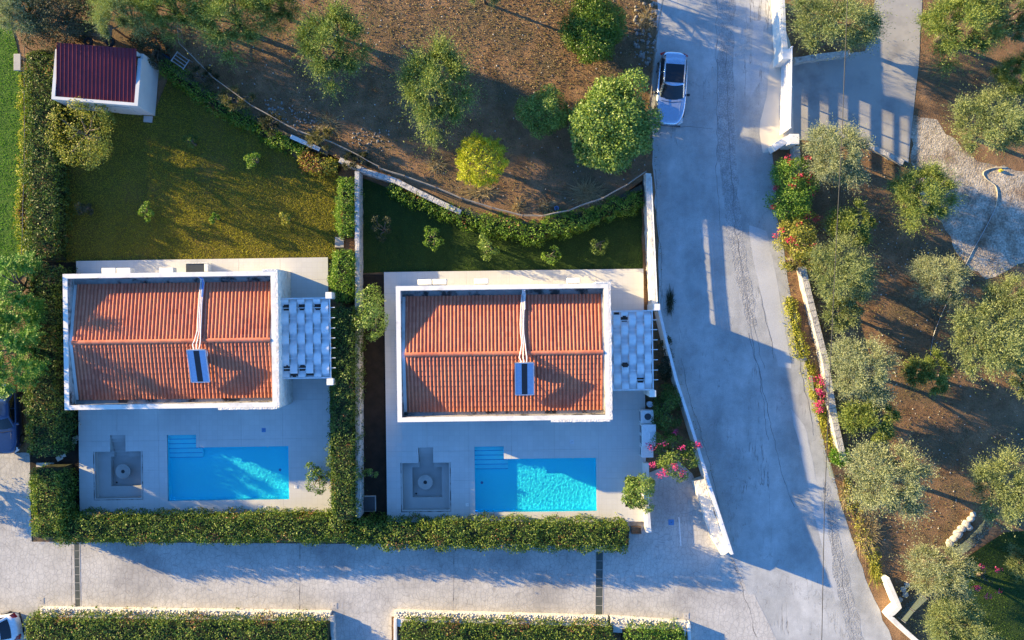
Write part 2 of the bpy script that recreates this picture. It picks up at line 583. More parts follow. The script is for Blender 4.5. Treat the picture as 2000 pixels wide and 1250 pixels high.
def link(name, me, mat, parent=None):
    if mat is not None and not me.materials:
        me.materials.append(mat)
    o = bpy.data.objects.new(name, me)
    COL.objects.link(o)
    if parent is not None:
        o.parent = parent
        ROOT[o.name] = ROOT[parent.name]
    else:
        ROOT[o.name] = (Vector((0, 0, 0)), 0.0)
    return o


def struct(name, mb, mat, kind="structure", label=None, cat=None):
    o = mb.build(name, mat)
    return tag(o, label, cat, None, kind)


def np_mesh(name, V, F, mat, smooth=False):
    """fast mesh from numpy arrays, F all of one size"""
    me = bpy.data.meshes.new(name)
    n, k = F.shape
    me.vertices.add(len(V))
    me.vertices.foreach_set("co", V.astype(np.float32).ravel())
    me.loops.add(n * k)
    me.loops.foreach_set("vertex_index", F.astype(np.int32).ravel())
    me.polygons.add(n)
    me.polygons.foreach_set("loop_start", np.arange(0, n * k, k, dtype=np.int32))
    if smooth:
        me.polygons.foreach_set("use_smooth", np.ones(n, dtype=bool))
    me.update(calc_edges=True)
    me.materials.append(mat)
    return me


def unit(a):
    return a / np.maximum(np.linalg.norm(a, axis=1, keepdims=True), 1e-9)


def rand_dir(n, zmin=-1.0):
    z = RNG.uniform(zmin, 1, n)
    a = RNG.uniform(0, 2 * PI, n)
    s = np.sqrt(1 - z * z)
    return np.stack([s * np.cos(a), s * np.sin(a), z], 1)


def leaves(pos, axis, nrm, L, W, fold=.12):
    """kite shaped leaves: four points each, folded along the midrib"""
    n = len(pos)
    L = np.broadcast_to(np.asarray(L, float), (n,))[:, None]
    W = np.broadcast_to(np.asarray(W, float), (n,))[:, None]
    a = unit(axis)
    s = unit(np.cross(a, nrm))
    u = np.cross(s, a)
    p0 = pos
    p1 = pos + a * L * .45 + s * W * .5 + u * W * fold
    p2 = pos + a * L
    p3 = pos + a * L * .45 - s * W * .5 + u * W * fold
    V = np.stack([p0, p1, p2, p3], 1).reshape(-1, 3)
    F = np.arange(n * 4).reshape(n, 4)
    return V, F


def join(parts):
    V, F, b = [], [], 0
    for v, f in parts:
        V.append(v)
        F.append(f + b)
        b += len(v)
    return np.concatenate(V), np.concatenate(F)


def vnoise(p, s, seed=0.0):
    """cheap smooth lumps in numpy"""
    q = p * s + seed
    return (np.sin(q[:, 0] * 1.7 + np.sin(q[:, 1] * 1.3 + seed)) * np.cos(q[:, 1] * 1.9 + 1.3 * np.sin(q[:, 2] * 1.1)) +
            .5 * np.sin(q[:, 0] * 3.9 + q[:, 2] * 2.3 + seed) * np.cos(q[:, 1] * 4.3 - q[:, 0])) / 1.5


def path_resample(pts, step):
    out = []
    for a, b in zip(pts[:-1], pts[1:]):
        a, b = Vector(a), Vector(b)
        n = max(1, int((b - a).length / step))
        out += [a.lerp(b, i / n) for i in range(n)]
    out.append(Vector(pts[-1]))
    return out


def wobble(poly, step=.5, amp=.06, seed=0):
    """closed outline, subdivided and roughened"""
    pts = path_resample(list(poly) + [poly[0]], step)[:-1]
    return [(p[0] + amp * mnoise.noise(Vector((p[0] * 1.3, p[1] * 1.3, seed))) * 2, p[1] + amp * mnoise.noise(Vector((p[0] * 1.3, p[1] * 1.3, seed + 9))) * 2) for p in pts]


def pts(px, z=0.0):
    return [P(x, y, z) for x, y in px]

def ribbon(path, w):
    """offset outlines of a polyline"""
    L_, R_ = [], []
    n = len(path)
    for i, p in enumerate(path):
        a, b = path[max(i - 1, 0)], path[min(i + 1, n - 1)]
        d = Vector((b[0] - a[0], b[1] - a[1])).normalized()
        nx, ny = -d.y, d.x
        L_.append((p[0] + nx * w / 2, p[1] + ny * w / 2))
        R_.append((p[0] - nx * w / 2, p[1] - ny * w / 2))
    return L_, R_


# ------------------------------------------------------------------ ground, lawns, road
ZD = .25                     # deck level
ANG = [R(.85), R(.75)]
DECK = [((150, 508), (645, 505), (643, 1003), (157, 1003)), ((751, 530), (1254, 526), (1265, 1022), (757, 1022))]


class Frame:
    """a rotated local frame on each villa plot; pixel rectangles turn into local ones"""
    def __init__(self, px, py, ang):
        self.o = P(px, py, ZD)
        self.a = ang

    def lo(self, px, py, z=ZD):
        p = P(px, py, z) - self.o
        s, k = math.sin(-self.a), math.cos(-self.a)
        return (p.x * k - p.y * s, p.x * s + p.y * k)

    def wo(self, x, y):
        s, k = math.sin(self.a), math.cos(self.a)
        return (self.o.x + x * k - y * s, self.o.y + x * s + y * k)

    def rect(self, x0, y0, x1, y1, z=ZD):
        c = self.lo((x0 + x1) / 2, (y0 + y1) / 2, z)
        w, h = M(x1 - x0, z) / 2, M(y1 - y0, z) / 2
        return (c[0] - w, c[0] + w, c[1] - h, c[1] + h)


FR = [Frame(398, 755, ANG[0]), Frame(1007, 775, ANG[1])]
DRECT = [FR[0].rect(152, 506, 644, 1003), FR[1].rect(753, 528, 1260, 1022)]

# ground sheet to the horizon, left open under the two decks (pools and pits go below it)
gx = sorted({-400, 400} | {v for i in (0, 1) for v in (FR[i].o.x + DRECT[i][0] + .35, FR[i].o.x + DRECT[i][1] - .35)})
gy = sorted({-400, 400} | {v for i in (0, 1) for v in (FR[i].o.y + DRECT[i][2] + .35, FR[i].o.y + DRECT[i][3] - .35)})
g = MB()
vid = {}
for x in gx:
    for y in gy:
        vid[(x, y)] = len(g.v)
        g.v.append((x, y, -.02))
for i in range(len(gx) - 1):
    for j in range(len(gy) - 1):
        cx, cy = (gx[i] + gx[i + 1]) / 2, (gy[j] + gy[j + 1]) / 2
        if any(FR[k].o.x + DRECT[k][0] < cx < FR[k].o.x + DRECT[k][1] and FR[k].o.y + DRECT[k][2] < cy < FR[k].o.y + DRECT[k][3] for k in (0, 1)):
            continue
        g.f.append((vid[(gx[i], gy[j])], vid[(gx[i + 1], gy[j])], vid[(gx[i + 1], gy[j + 1])], vid[(gx[i], gy[j + 1])]))
struct("ground", g, M_SOIL)

ROAD = [(1290, -200), (1283, 60), (1272, 200), (1275, 320), (1286, 470), (1287, 600), (1310, 700), (1345, 820), (1385, 950), (1432, 1090), (1490, 1220), (1560, 1420),
        (1830, 1420), (1735, 1232), (1690, 1130), (1650, 1010), (1612, 880), (1580, 720), (1545, 580), (1520, 430), (1508, 300), (1528, 110), (1533, -200)]
struct("road", MB().sheet(wobble(pts(ROAD), .6, .07, 1), .0), M_ROAD)

LANE = [(-300, 878), (58, 884), (62, 1058), (690, 1062), (1195, 1063), (1198, 1018), (1262, 1018), (1262, 925), (1325, 900), (1352, 925), (1412, 1062), (1436, 1088), (1500, 1215), (1600, 1420), (1345, 1420),
        (1345, 1218), (765, 1204), (765, 1420), (652, 1420), (650, 1202), (75, 1194), (60, 1215), (60, 1420), (-300, 1420)]
struct("lane", MB().sheet(wobble(pts(LANE), 1.5, .01, 2), .006), M_LANE)
struct("gate_apron", MB().sheet(wobble(pts([(1530, 40), (1548, 105), (1550, 268), (1515, 296), (1490, 298), (1484, 262), (1484, 235), (1497, 190), (1503, 130), (1511, 105), (1513, 40)]), .4, .04, 3), .010), M_APRON)
struct("driveway", MB().sheet(wobble(pts([(1548, 112), (1690, 100), (1720, -60), (1803, -60), (1795, 130), (1782, 230), (1775, 318), (1686, 282), (1548, 272)]), 1, .03, 4), .004), M_DRIVE)
struct("dirt_track", MB().sheet(wobble(pts([(1783, 225), (1830, 235), (1880, 290), (1935, 320), (2080, 345), (2080, 500), (1985, 520), (1930, 545), (1870, 500), (1845, 440), (1800, 400), (1778, 318)]), .4, .18, 5), .0), M_PALEDIRT)

M_PATCH = noisy("smooth_grey_patch", (.42, .425, .425), (.50, .505, .50), .6, .9, .2, 30, .006, fine=.12, fscale=25)
M_WORN = noisy("worn_rough_asphalt", (.26, .262, .258), (.40, .40, .39), 2.4, .95, .9, 10, .04, fine=.3, fscale=16)
M_CRACK = plain("crack_dirt", (.16, .155, .15), .95)
for pl_ in ([(1462, 440), (1497, 452), (1512, 520), (1530, 620), (1546, 720), (1520, 716), (1495, 610), (1474, 520)],
            [(1470, 40), (1495, 40), (1482, 160), (1466, 190)],
            [(1545, 800), (1572, 830), (1598, 960), (1640, 1090), (1668, 1180), (1630, 1170), (1590, 1000)]):
    struct("road_patch", MB().sheet(wobble(pts(pl_), .5, .05, 11), .003), M_PATCH)
for pl_ in ([(1402, -60), (1436, -60), (1432, 120), (1438, 300), (1450, 460), (1480, 640), (1462, 640), (1420, 460), (1402, 300)],
            [(1605, 935), (1622, 950), (1655, 1120), (1690, 1260), (1660, 1260), (1628, 1120)],
            [(1446, 1120), (1462, 1120), (1500, 1240), (1470, 1250)]):
    struct("worn_strip", MB().sheet(wobble(pts(pl_), .35, .10, 12), .0035), M_WORN)
for ck in ([(1402, -60), (1398, 90), (1402, 250), (1400, 330), (1406, 450)], [(1418, 100), (1422, 230), (1428, 330), (1437, 450), (1452, 560), (1466, 640), (1485, 740), (1500, 860)],
           [(1280, 330), (1284, 420), (1294, 545), (1292, 570)], [(1440, 470), (1462, 600), (1474, 640), (1492, 720)], [(1330, 700), (1350, 790), (1380, 880), (1404, 990)],
           [(1462, 650), (1482, 720), (1500, 800), (1520, 900), (1550, 990)], [(1310, 250), (1345, 247), (1392, 252)], [(1608, 940), (1630, 1060), (1648, 1150), (1668, 1250)],
           [(1428, 1090), (1452, 1160), (1482, 1255)], [(1480, 560), (1500, 640), (1512, 700)], [(1560, 690), (1572, 760), (1590, 850)]):
    pc = path_resample([Vector((q.x, q.y, 0)) for q in pts(ck)], .18)
    pc = [Vector((q.x + .16 * mnoise.noise(Vector((q.x * 1.1, q.y * 1.1, 2))) + .05 * mnoise.noise(Vector((q.x * 5, q.y * 5, 4))), q.y, 0)) for q in pc]
    Lc_, Rc_ = ribbon(pc, 1.0)
    mb_ = MB()
    vv_, ff_ = [], []
    for i_, q in enumerate(pc):
        w_ = .005 + .014 * max(0, .5 + mnoise.noise(Vector((q.x * 1.7, q.y * 1.7, 8))))
        dx_, dy_ = (Lc_[i_][0] - q.x) * 2 * w_, (Lc_[i_][1] - q.y) * 2 * w_
        vv_ += [(q.x + dx_, q.y + dy_, .006), (q.x - dx_, q.y - dy_, .006)]
        if i_: ff_.append((2 * i_ - 2, 2 * i_ - 1, 2 * i_ + 1, 2 * i_))
    struct("road_crack", mb_.add(vv_, ff_), M_CRACK)

LAWN_A = [(112, 205), (300, 225), (330, 150), (420, 215), (520, 270), (580, 310), (660, 345), (655, 505), (645, 512), (112, 512)]
LAWN_B = [(703, 345), (800, 385), (930, 440), (1050, 470), (1130, 450), (1252, 400), (1256, 532), (740, 532), (703, 535)]
LAWN_C = [(-120, -20), (20, 40), (42, 130), (48, 300), (36, 420), (60, 520), (20, 560), (-120, 560)]
LAWN_D = [(1830, 1130), (1900, 1080), (1960, 1040), (2080, 1030), (2080, 1330), (1890, 1330), (1850, 1230)]
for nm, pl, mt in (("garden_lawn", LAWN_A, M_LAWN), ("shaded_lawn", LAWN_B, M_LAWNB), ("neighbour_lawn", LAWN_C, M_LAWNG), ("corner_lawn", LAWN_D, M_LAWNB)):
    struct(nm, MB().sheet(wobble(pts(pl), 1, .05, 6), .02), mt)
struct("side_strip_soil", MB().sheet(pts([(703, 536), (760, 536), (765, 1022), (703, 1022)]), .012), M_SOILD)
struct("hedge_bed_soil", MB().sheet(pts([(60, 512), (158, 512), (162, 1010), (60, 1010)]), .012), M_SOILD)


def in_poly(x, y, poly):
    inside = np.zeros(len(x), bool)
    n = len(poly)
    for i in range(n):
        x0, y0 = poly[i][0], poly[i][1]
        x1, y1 = poly[(i + 1) % n][0], poly[(i + 1) % n][1]
        c = ((y0 > y) != (y1 > y)) & (x < (x1 - x0) * (y - y0) / (y1 - y0 + 1e-12) + x0)
        inside ^= c
    return inside


def scatter(poly, dens):
    xs, ys = [p[0] for p in poly], [p[1] for p in poly]
    n = int((max(xs) - min(xs)) * (max(ys) - min(ys)) * dens)
    x = RNG.uniform(min(xs), max(xs), n)
    y = RNG.uniform(min(ys), max(ys), n)
    k = in_poly(x, y, poly)
    return x[k], y[k]


def grass(name, poly_px, dens, mat, label, hgt=.06, wid=.035, z=.02):
    poly = pts(poly_px)
    x, y = scatter(poly, dens)
    n = len(x)
    pos = np.stack([x, y, np.full(n, z)], 1)
    ax = rand_dir(n, .25)
    nr = rand_dir(n, -.2)
    V, F = leaves(pos, ax, nr, RNG.uniform(.6, 1.4, n) * hgt, RNG.uniform(.7, 1.3, n) * wid)
    me = np_mesh(name, V, F, mat)
    o = link(name, me, None)
    return tag(o, label, "grass", None, "stuff")


grass("grass", LAWN_A, 520, L_GRASS, "short olive green grass of the garden behind the left villa", .075, .026)
grass("grass", LAWN_B, 190, L_GRASSB, "green grass darkened as in shade in the garden behind the right villa")
grass("grass", LAWN_C, 210, L_GRASSG, "bright green sunlit grass beyond the long hedge")
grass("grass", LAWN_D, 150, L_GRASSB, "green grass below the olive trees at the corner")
ORCHARD = [(340, -60), (1285, -60), (1275, 60), (1262, 330), (1190, 370), (1060, 415), (900, 380), (700, 318), (560, 262), (430, 185), (330, 110)]
GROVE = [(1590, 300), (1690, 290), (1770, 330), (1860, 480), (2040, 560), (2040, 1000), (1900, 1010), (1780, 1130), (1700, 1040), (1650, 880), (1600, 650), (1570, 480)]
grass("weeds", ORCHARD, 38, L_WEED, "dry weeds and fallen leaves on the red orchard soil", .09, .06, .0)
grass("dry_grass_cover", [(690, -30), (1285, -30), (1262, 150), (1100, 170), (980, 175), (800, 120)], 60, M_DRYGRASS, "sparse dry grass lightening the sunlit top of the orchard", .08, .04, .0)  # straw kept to the sunlit band, its pale colour also brightens it
grass("weeds", GROVE, 26, L_WEED, "fallen leaves on the brown soil of the olive grove", .08, .05, .0)


grass("leaf_litter", [(1274, 180), (1288, 180), (1292, 440), (1300, 620), (1345, 760), (1400, 930), (1390, 935), (1335, 770), (1290, 640), (1282, 450)], 22, L_WEED, "dry leaf litter along the foot of the white road walls", .07, .05, .004)
grass("leaf_litter", [(1500, 300), (1516, 300), (1530, 430), (1556, 580), (1592, 740), (1625, 890), (1665, 1010), (1712, 1150), (1698, 1150), (1648, 1010), (1608, 890), (1575, 740), (1538, 580), (1512, 430)], 40, L_WEED, "dry leaf litter along the right edge of the road", .08, .05, .004)


def stones(name, poly_px, dens, label, rmin, rmax, mat=None):
    x, y = scatter(pts(poly_px), dens)
    parts = []
    base_v, base_f = ico()
    for i in range(len(x)):
        r = RNG.uniform(rmin, rmax)
        v = base_v * (r * RNG.uniform(.6, 1.2, 3)) * (1 + .25 * RNG.standard_normal((len(base_v), 1)) * .5)
        a = RNG.uniform(0, 6.28)
        c, s = math.cos(a), math.sin(a)
        v = v @ np.array([[c, s, 0], [-s, c, 0], [0, 0, 1]]) + np.array([x[i], y[i], -.01])
        parts.append((v, base_f))
    V, F = join(parts)
    o = link(name, np_mesh(name, V, F, mat or M_BOULDER), None)
    return tag(o, label, "stones", None, "stuff")


def ico(sub=1):
    bm = bmesh.new()
    bmesh.ops.create_icosphere(bm, subdivisions=sub, radius=1)
    bm.verts.ensure_lookup_table()
    v = np.array([q.co[:] for q in bm.verts])
    f = np.array([[q.index for q in p.verts] for p in bm.faces])
    bm.free()
    return v, f


stones("stones", ORCHARD, 1.2, "scattered small pale stones on the orchard soil", .02, .06)
stones("stones", GROVE, 1.5, "scattered small pale stones on the grove soil", .02, .06)
stones("rubble", [(520, 190), (600, 215), (640, 250), (620, 262), (560, 240), (510, 215)], 22, "grey rubble on the dark bank above the left lawn", .03, .10, M_RUBBLE)
stones("rubble", [(690, 250), (760, 255), (770, 290), (720, 300), (685, 280)], 18, "pale rubble beside the orchard wire fence", .03, .09, M_RUBBLE)
stones("rubble", [(1240, 10), (1290, 0), (1280, 130), (1235, 130)], 14, "grey field stones heaped along the orchard edge of the road", .05, .17, M_RUBBLE)

# painted line and covers on the paving are built with the other small things further down

# ------------------------------------------------------------------ villas
def tile_mesh(w, l):
    """one S shaped roof tile: flat pan and a half round barrel; local x across, y up the slope"""
    prof = [(-.5 * w, .0), (-.20 * w, -.002)]
    for k in range(5):
        a = PI - PI * k / 4
        prof.append((.15 * w + .33 * w * math.cos(a), .085 * math.sin(a) + .004))
    prof.append((.5 * w, .0))
    mb = MB()
    n = len(prof)
    vs = [(x, -.5 * l, z + .030) for x, z in prof] + [(x, .5 * l + .03, z + .004) for x, z in prof] + [(x, -.5 * l, -.004) for x, z in prof]
    fs = []
    for i in range(n - 1):
        fs.append((i, i + 1, n + i + 1, n + i))
        fs.append((2 * n + i, 2 * n + i + 1, i + 1, i))
    mb.add(vs, fs)
    return mb


def wall_ring(mb, x0, x1, y0, y1, t, z0, z1):
    """four butted walls round a rectangle as one mesh"""
    o = [(x0, y0), (x1, y0), (x1, y1), (x0, y1)]
    i = [(x0 + t, y0 + t), (x1 - t, y0 + t), (x1 - t, y1 - t), (x0 + t, y1 - t)]
    vs = [(p[0], p[1], z) for z in (z0, z1) for p in o + i]
    fs = []
    for k in range(4):
        j = (k + 1) % 4
        fs += [(k, j, 8 + j, 8 + k), (4 + j, 4 + k, 12 + k, 12 + j), (8 + k, 8 + j, 12 + j, 12 + k), (j, k, 4 + k, 4 + j)]
    return mb.add(vs, fs)


def rough_slab(x0, x1, y0, y1, z0, z1, side, amp, step=.16, seed=0):
    """stone faced slab: the outer face (side: 'E' or 'S') is split into rough lumps"""
    mb = MB()
    if side == 'E':
        n = int((y1 - y0) / step)
        m = int((z1 - z0) / step)
        pt = lambda i, j: (x1 + amp * (mnoise.noise(Vector((i * .55 + seed, j * .55, 3))) + .6 * mnoise.noise(Vector((i * 1.7, j * 1.7 + seed, 5)))), y0 + (y1 - y0) * i / n, z0 + (z1 - z0) * j / m)
        bk = lambda i, j: (x0, y0 + (y1 - y0) * i / n, z0 + (z1 - z0) * j / m)
    else:
        n = int((x1 - x0) / step)
        m = int((z1 - z0) / step)
        pt = lambda i, j: (x0 + (x1 - x0) * i / n, y0 + amp * (mnoise.noise(Vector((i * .55 + seed, j * .55, 3))) + .6 * mnoise.noise(Vector((i * 1.7, j * 1.7 + seed, 5)))), z0 + (z1 - z0) * j / m)
        bk = lambda i, j: (x0 + (x1 - x0) * i / n, y1, z0 + (z1 - z0) * j / m)
    vs = [pt(i, j) for j in range(m + 1) for i in range(n + 1)]
    N = len(vs)
    vs += [bk(i, j) for j in range(m + 1) for i in range(n + 1)]
    fs = []
    W = n + 1
    for j in range(m):
        for i in range(n):
            fs.append((j * W + i, j * W + i + 1, (j + 1) * W + i + 1, (j + 1) * W + i))
    for i in range(n):
        fs.append((m * W + i, m * W + i + 1, N + m * W + i + 1, N + m * W + i))
    for j in range(m):
        fs.append((j * W + n, N + j * W + n, N + (j + 1) * W + n, (j + 1) * W + n))
        fs.append((N + j * W, j * W, (j + 1) * W, N + (j + 1) * W))
    return mb.add(vs, fs)


TILE_W, TILE_L = .220, .33
TM = tile_mesh(TILE_W * 1.06, TILE_L)
tile_me = bpy.data.meshes.new("roof_tile")
tile_me.from_pydata(TM.v, [], TM.f)
tile_me.polygons.foreach_set("use_smooth", [True] * len(tile_me.polygons))
tile_me.set_sharp_from_angle(angle=R(50))
tile_me.materials.append(M_TILE)
_rt = MB()
_pr = []
for k in range(7):
    a = PI * k / 6
    _pr.append((.13 * math.cos(a), .105 * math.sin(a)))
_vs = [(-.21, y * 1.12, z * 1.12) for y, z in _pr] + [(.21, y * .95, z * .95) for y, z in _pr] + [(-.21, y * .9, z * .9) for y, z in _pr]
_fs = []
for i in range(6):
    _fs += [(i, i + 1, 8 + i, 7 + i), (14 + i, 15 + i, i + 1, i)]
_rt.add(_vs, _fs)
ridge_me = bpy.data.meshes.new("ridge_tile")
ridge_me.from_pydata(_rt.v, [], _rt.f)
ridge_me.materials.append(M_TILE)

ZTOP = 3.55
VW, VD = 12.58, 8.05


def villa(idx, px, py, label):
    loc = P(px, py, ZTOP)
    loc.z = ZD
    v = thing("villa", label, "house", loc, ANG[idx], "twin villas with terracotta roofs")
    hw, hd, t = VW / 2, VD / 2, .27
    zt = ZTOP - ZD                       # local parapet top
    ze = zt - .74                        # eave level of the tiles
    zr = zt - .02                        # ridge
    # walls a little inside the parapet line; the deck side of the south wall has door openings
    mb = MB()
    wall_ring(mb, -hw + .06, hw - .06, -hd + .06, hd - .06, .3, .003, zt - .9)
    wl = mb.build("wall", M_WHITE, v)
    mb = MB()
    wall_ring(mb, -hw, hw, -hd, hd, t, zt - .9, zt)
    pa = mb.build("parapet", M_WHITE, v)
    # coping lines: thin proud strip on the inner edge
    mb = MB()
    wall_ring(mb, -hw + t, hw - t, -hd + t, hd - t, .03, zt - .7, zt - .05)
    mb.build("inner_upstand", M_STAINED, v)
    mb = MB()
    mb.box(-hw + t + .031, hw - t - .031, -hd + t + .031, hd - t - .031, ze - .2, ze - .1)
    mb.build("gutter", M_STAINED, v)
    # rough stone facing of the east gable and its return on the south side
    rough_slab(hw + .001, hw + .14, -hd - .02, hd + .10, .003, zt + .015, 'E', .05, seed=idx * 7).build("stone_facing", M_WALLROUGH, v)
    rough_slab(hw - 3.5, hw, -hd - .12, -hd - .001, .003, zt + .015, 'S', .035, seed=3 + idx).build("stone_facing", M_WALLROUGH, v)
    MB().box(hw - .75, hw, hd + .001, hd + .10, .003, zt + .015).build("stone_facing", M_WALLROUGH, v)
    # roof: two shallow slopes of separate tiles
    x0, x1 = -hw + t + .22, hw - t - .10
    y0, y1 = -hd + t + .26, hd - t - .34
    ym = (y0 + y1) / 2
    mb = MB()
    vs = [(x0, y0, ze - .10), (x1, y0, ze - .10), (x0, ym, zr - .10), (x1, ym, zr - .10), (x0, y1, ze - .10), (x1, y1, ze - .10)]
    vs += [(a, b, ze - .12) for a, b, c in vs]
    mb.add(vs, [(0, 1, 3, 2), (2, 3, 5, 4), (1, 0, 6, 7), (4, 5, 11, 10), (0, 2, 8, 6), (2, 4, 10, 8), (3, 1, 7, 9), (5, 3, 9, 11)])
    roof = mb.build("roof", M_STAINED, v)
    # sloping flashing filling the wedge beside the gable parapets
    for xa, xb in ((-hw + t + .032, x0 - .003), (x1 + .003, hw - t - .032)):
        mb = MB()
        mb.add([(xa, y0, ze - .03), (xb, y0, ze - .03), (xa, ym, zr - .03), (xb, ym, zr - .03), (xa, y1, ze - .03), (xb, y1, ze - .03)], [(0, 1, 3, 2), (2, 3, 5, 4)])
        mb.build("flashing", M_WHITE, v)
    ncol = int(round((x1 - x0) / TILE_W))
    cw = (x1 - x0) / ncol
    sl = math.hypot(y1 - ym, zr - ze)
    nrow = int(round(sl / TILE_L))
    rl = sl / nrow
    th = math.atan2(zr - ze, y1 - ym)
    spots = []
    for side in (1, -1):
        for r in range(nrow):
            d = (r + .5) * rl
            for c in range(ncol):
                x = x0 + (c + .5) * cw
                if side > 0:             # north slope: up the slope is -y
                    y, z, rz = y1 - d * math.cos(th), ze + d * math.sin(th), PI
                else:
                    y, z, rz = y0 + d * math.cos(th), ze + d * math.sin(th), 0.0
                spots.append((x, y, z, rz, th, c, r, side))
    # the tiles nearest the lens (the upper courses by the ridge) stay single objects
    spots.sort(key=lambda s: -s[6])
    rnd = random.Random(idx + 3)
    for x, y, z, rz, th_, c, r, side in spots[:300]:
        o = bpy.data.objects.new("roof_tile", tile_me)
        COL.objects.link(o)
        o.parent = roof
        o.matrix_local = Matrix.Translation((x, y, z - .06)) @ Matrix.Rotation(rz, 4, 'Z') @ Matrix.Rotation(th_, 4, 'X') @ Matrix.Translation((0, 0, rnd.uniform(-.006, .006))) @ Matrix.Rotation(rnd.uniform(-.02, .02), 4, 'Z')
    parts_v, parts_f = [], []
    tv = np.array(TM.v)
    base = 0
    for x, y, z, rz, th_, c, r, side in spots[300:]:
        mt = np.array(Matrix.Translation((x, y, z - .06)) @ Matrix.Rotation(rz, 4, 'Z') @ Matrix.Rotation(th_, 4, 'X') @ Matrix.Translation((0, 0, rnd.uniform(-.006, .006))) @ Matrix.Rotation(rnd.uniform(-.02, .02), 4, 'Z'))
        parts_v.append(tv @ mt[:3, :3].T + mt[:3, 3])
        parts_f.append(np.array(TM.f) + base)
        base += len(tv)
    me = np_mesh("roof_tiles", np.concatenate(parts_v), np.concatenate(parts_f), M_TILE, True)
    me.set_sharp_from_angle(angle=R(50))
    o = link("roof_tiles", me, None, roof)
    o["kind"] = "stuff"
    nr = 29
    for k in range(nr):
        o = bpy.data.objects.new("ridge_tile", ridge_me)
        COL.objects.link(o)
        o.parent = roof
        o.location = (x0 + (k + .5) * (x1 - x0) / nr, ym, zr - .02)
        o.rotation_euler = (0, R(rnd.uniform(-1, 1)), R(rnd.uniform(-1.5, 1.5)))
    # openings: glazed doors to the pool, small windows at the back, a door under the pergola
    def opening(name, x, y, z, w, h, axis, out):
        fr, gl = MB(), MB()
        f = .07
        def bar(a0, a1, b0, b1, m, d0, d1):
            lo, hi = sorted((out * d0, out * d1))
            if axis == 'x': m.box(x + a0, x + a1, y + lo, y + hi, z + b0, z + b1)
            else: m.box(x + lo, x + hi, y + a0, y + a1, z + b0, z + b1)
        bar(-w / 2, -w / 2 + f, 0, h, fr, .001, .05)
        bar(w / 2 - f, w / 2, 0, h, fr, .001, .05)
        bar(-w / 2 + f, w / 2 - f, h - f, h, fr, .001, .05)
        bar(-w / 2 + f, w / 2 - f, 0, f, fr, .001, .05)
        bar(-.03, .03, f, h - f, fr, .001, .045)
        bar(-w / 2 + f, w / 2 - f, f, h - f, gl, .002, .02)
        a = fr.build(name, M_ACW, v)
        gl.build("pane", M_WINGLASS, a)
    for xx, ww in ((-4.2, 1.8), (-.6, 2.4), (1.8, 1.2)):
        opening("glazed_door", xx, -hd + .06, .03, ww, 2.15, 'x', -1)
    for xx, ww in ((-3.6, 1.0), (-.8, .8), (3.4, 1.0)):
        opening("window", xx, hd - .06, 1.0, ww, 1.1, 'x', 1)
    return v


V1 = villa(0, 331.75, 665, "left villa with terracotta roof, rough stone gable and olive lawn behind")
V2 = villa(1, 982.25, 689, "right villa with terracotta roof, next to the road")


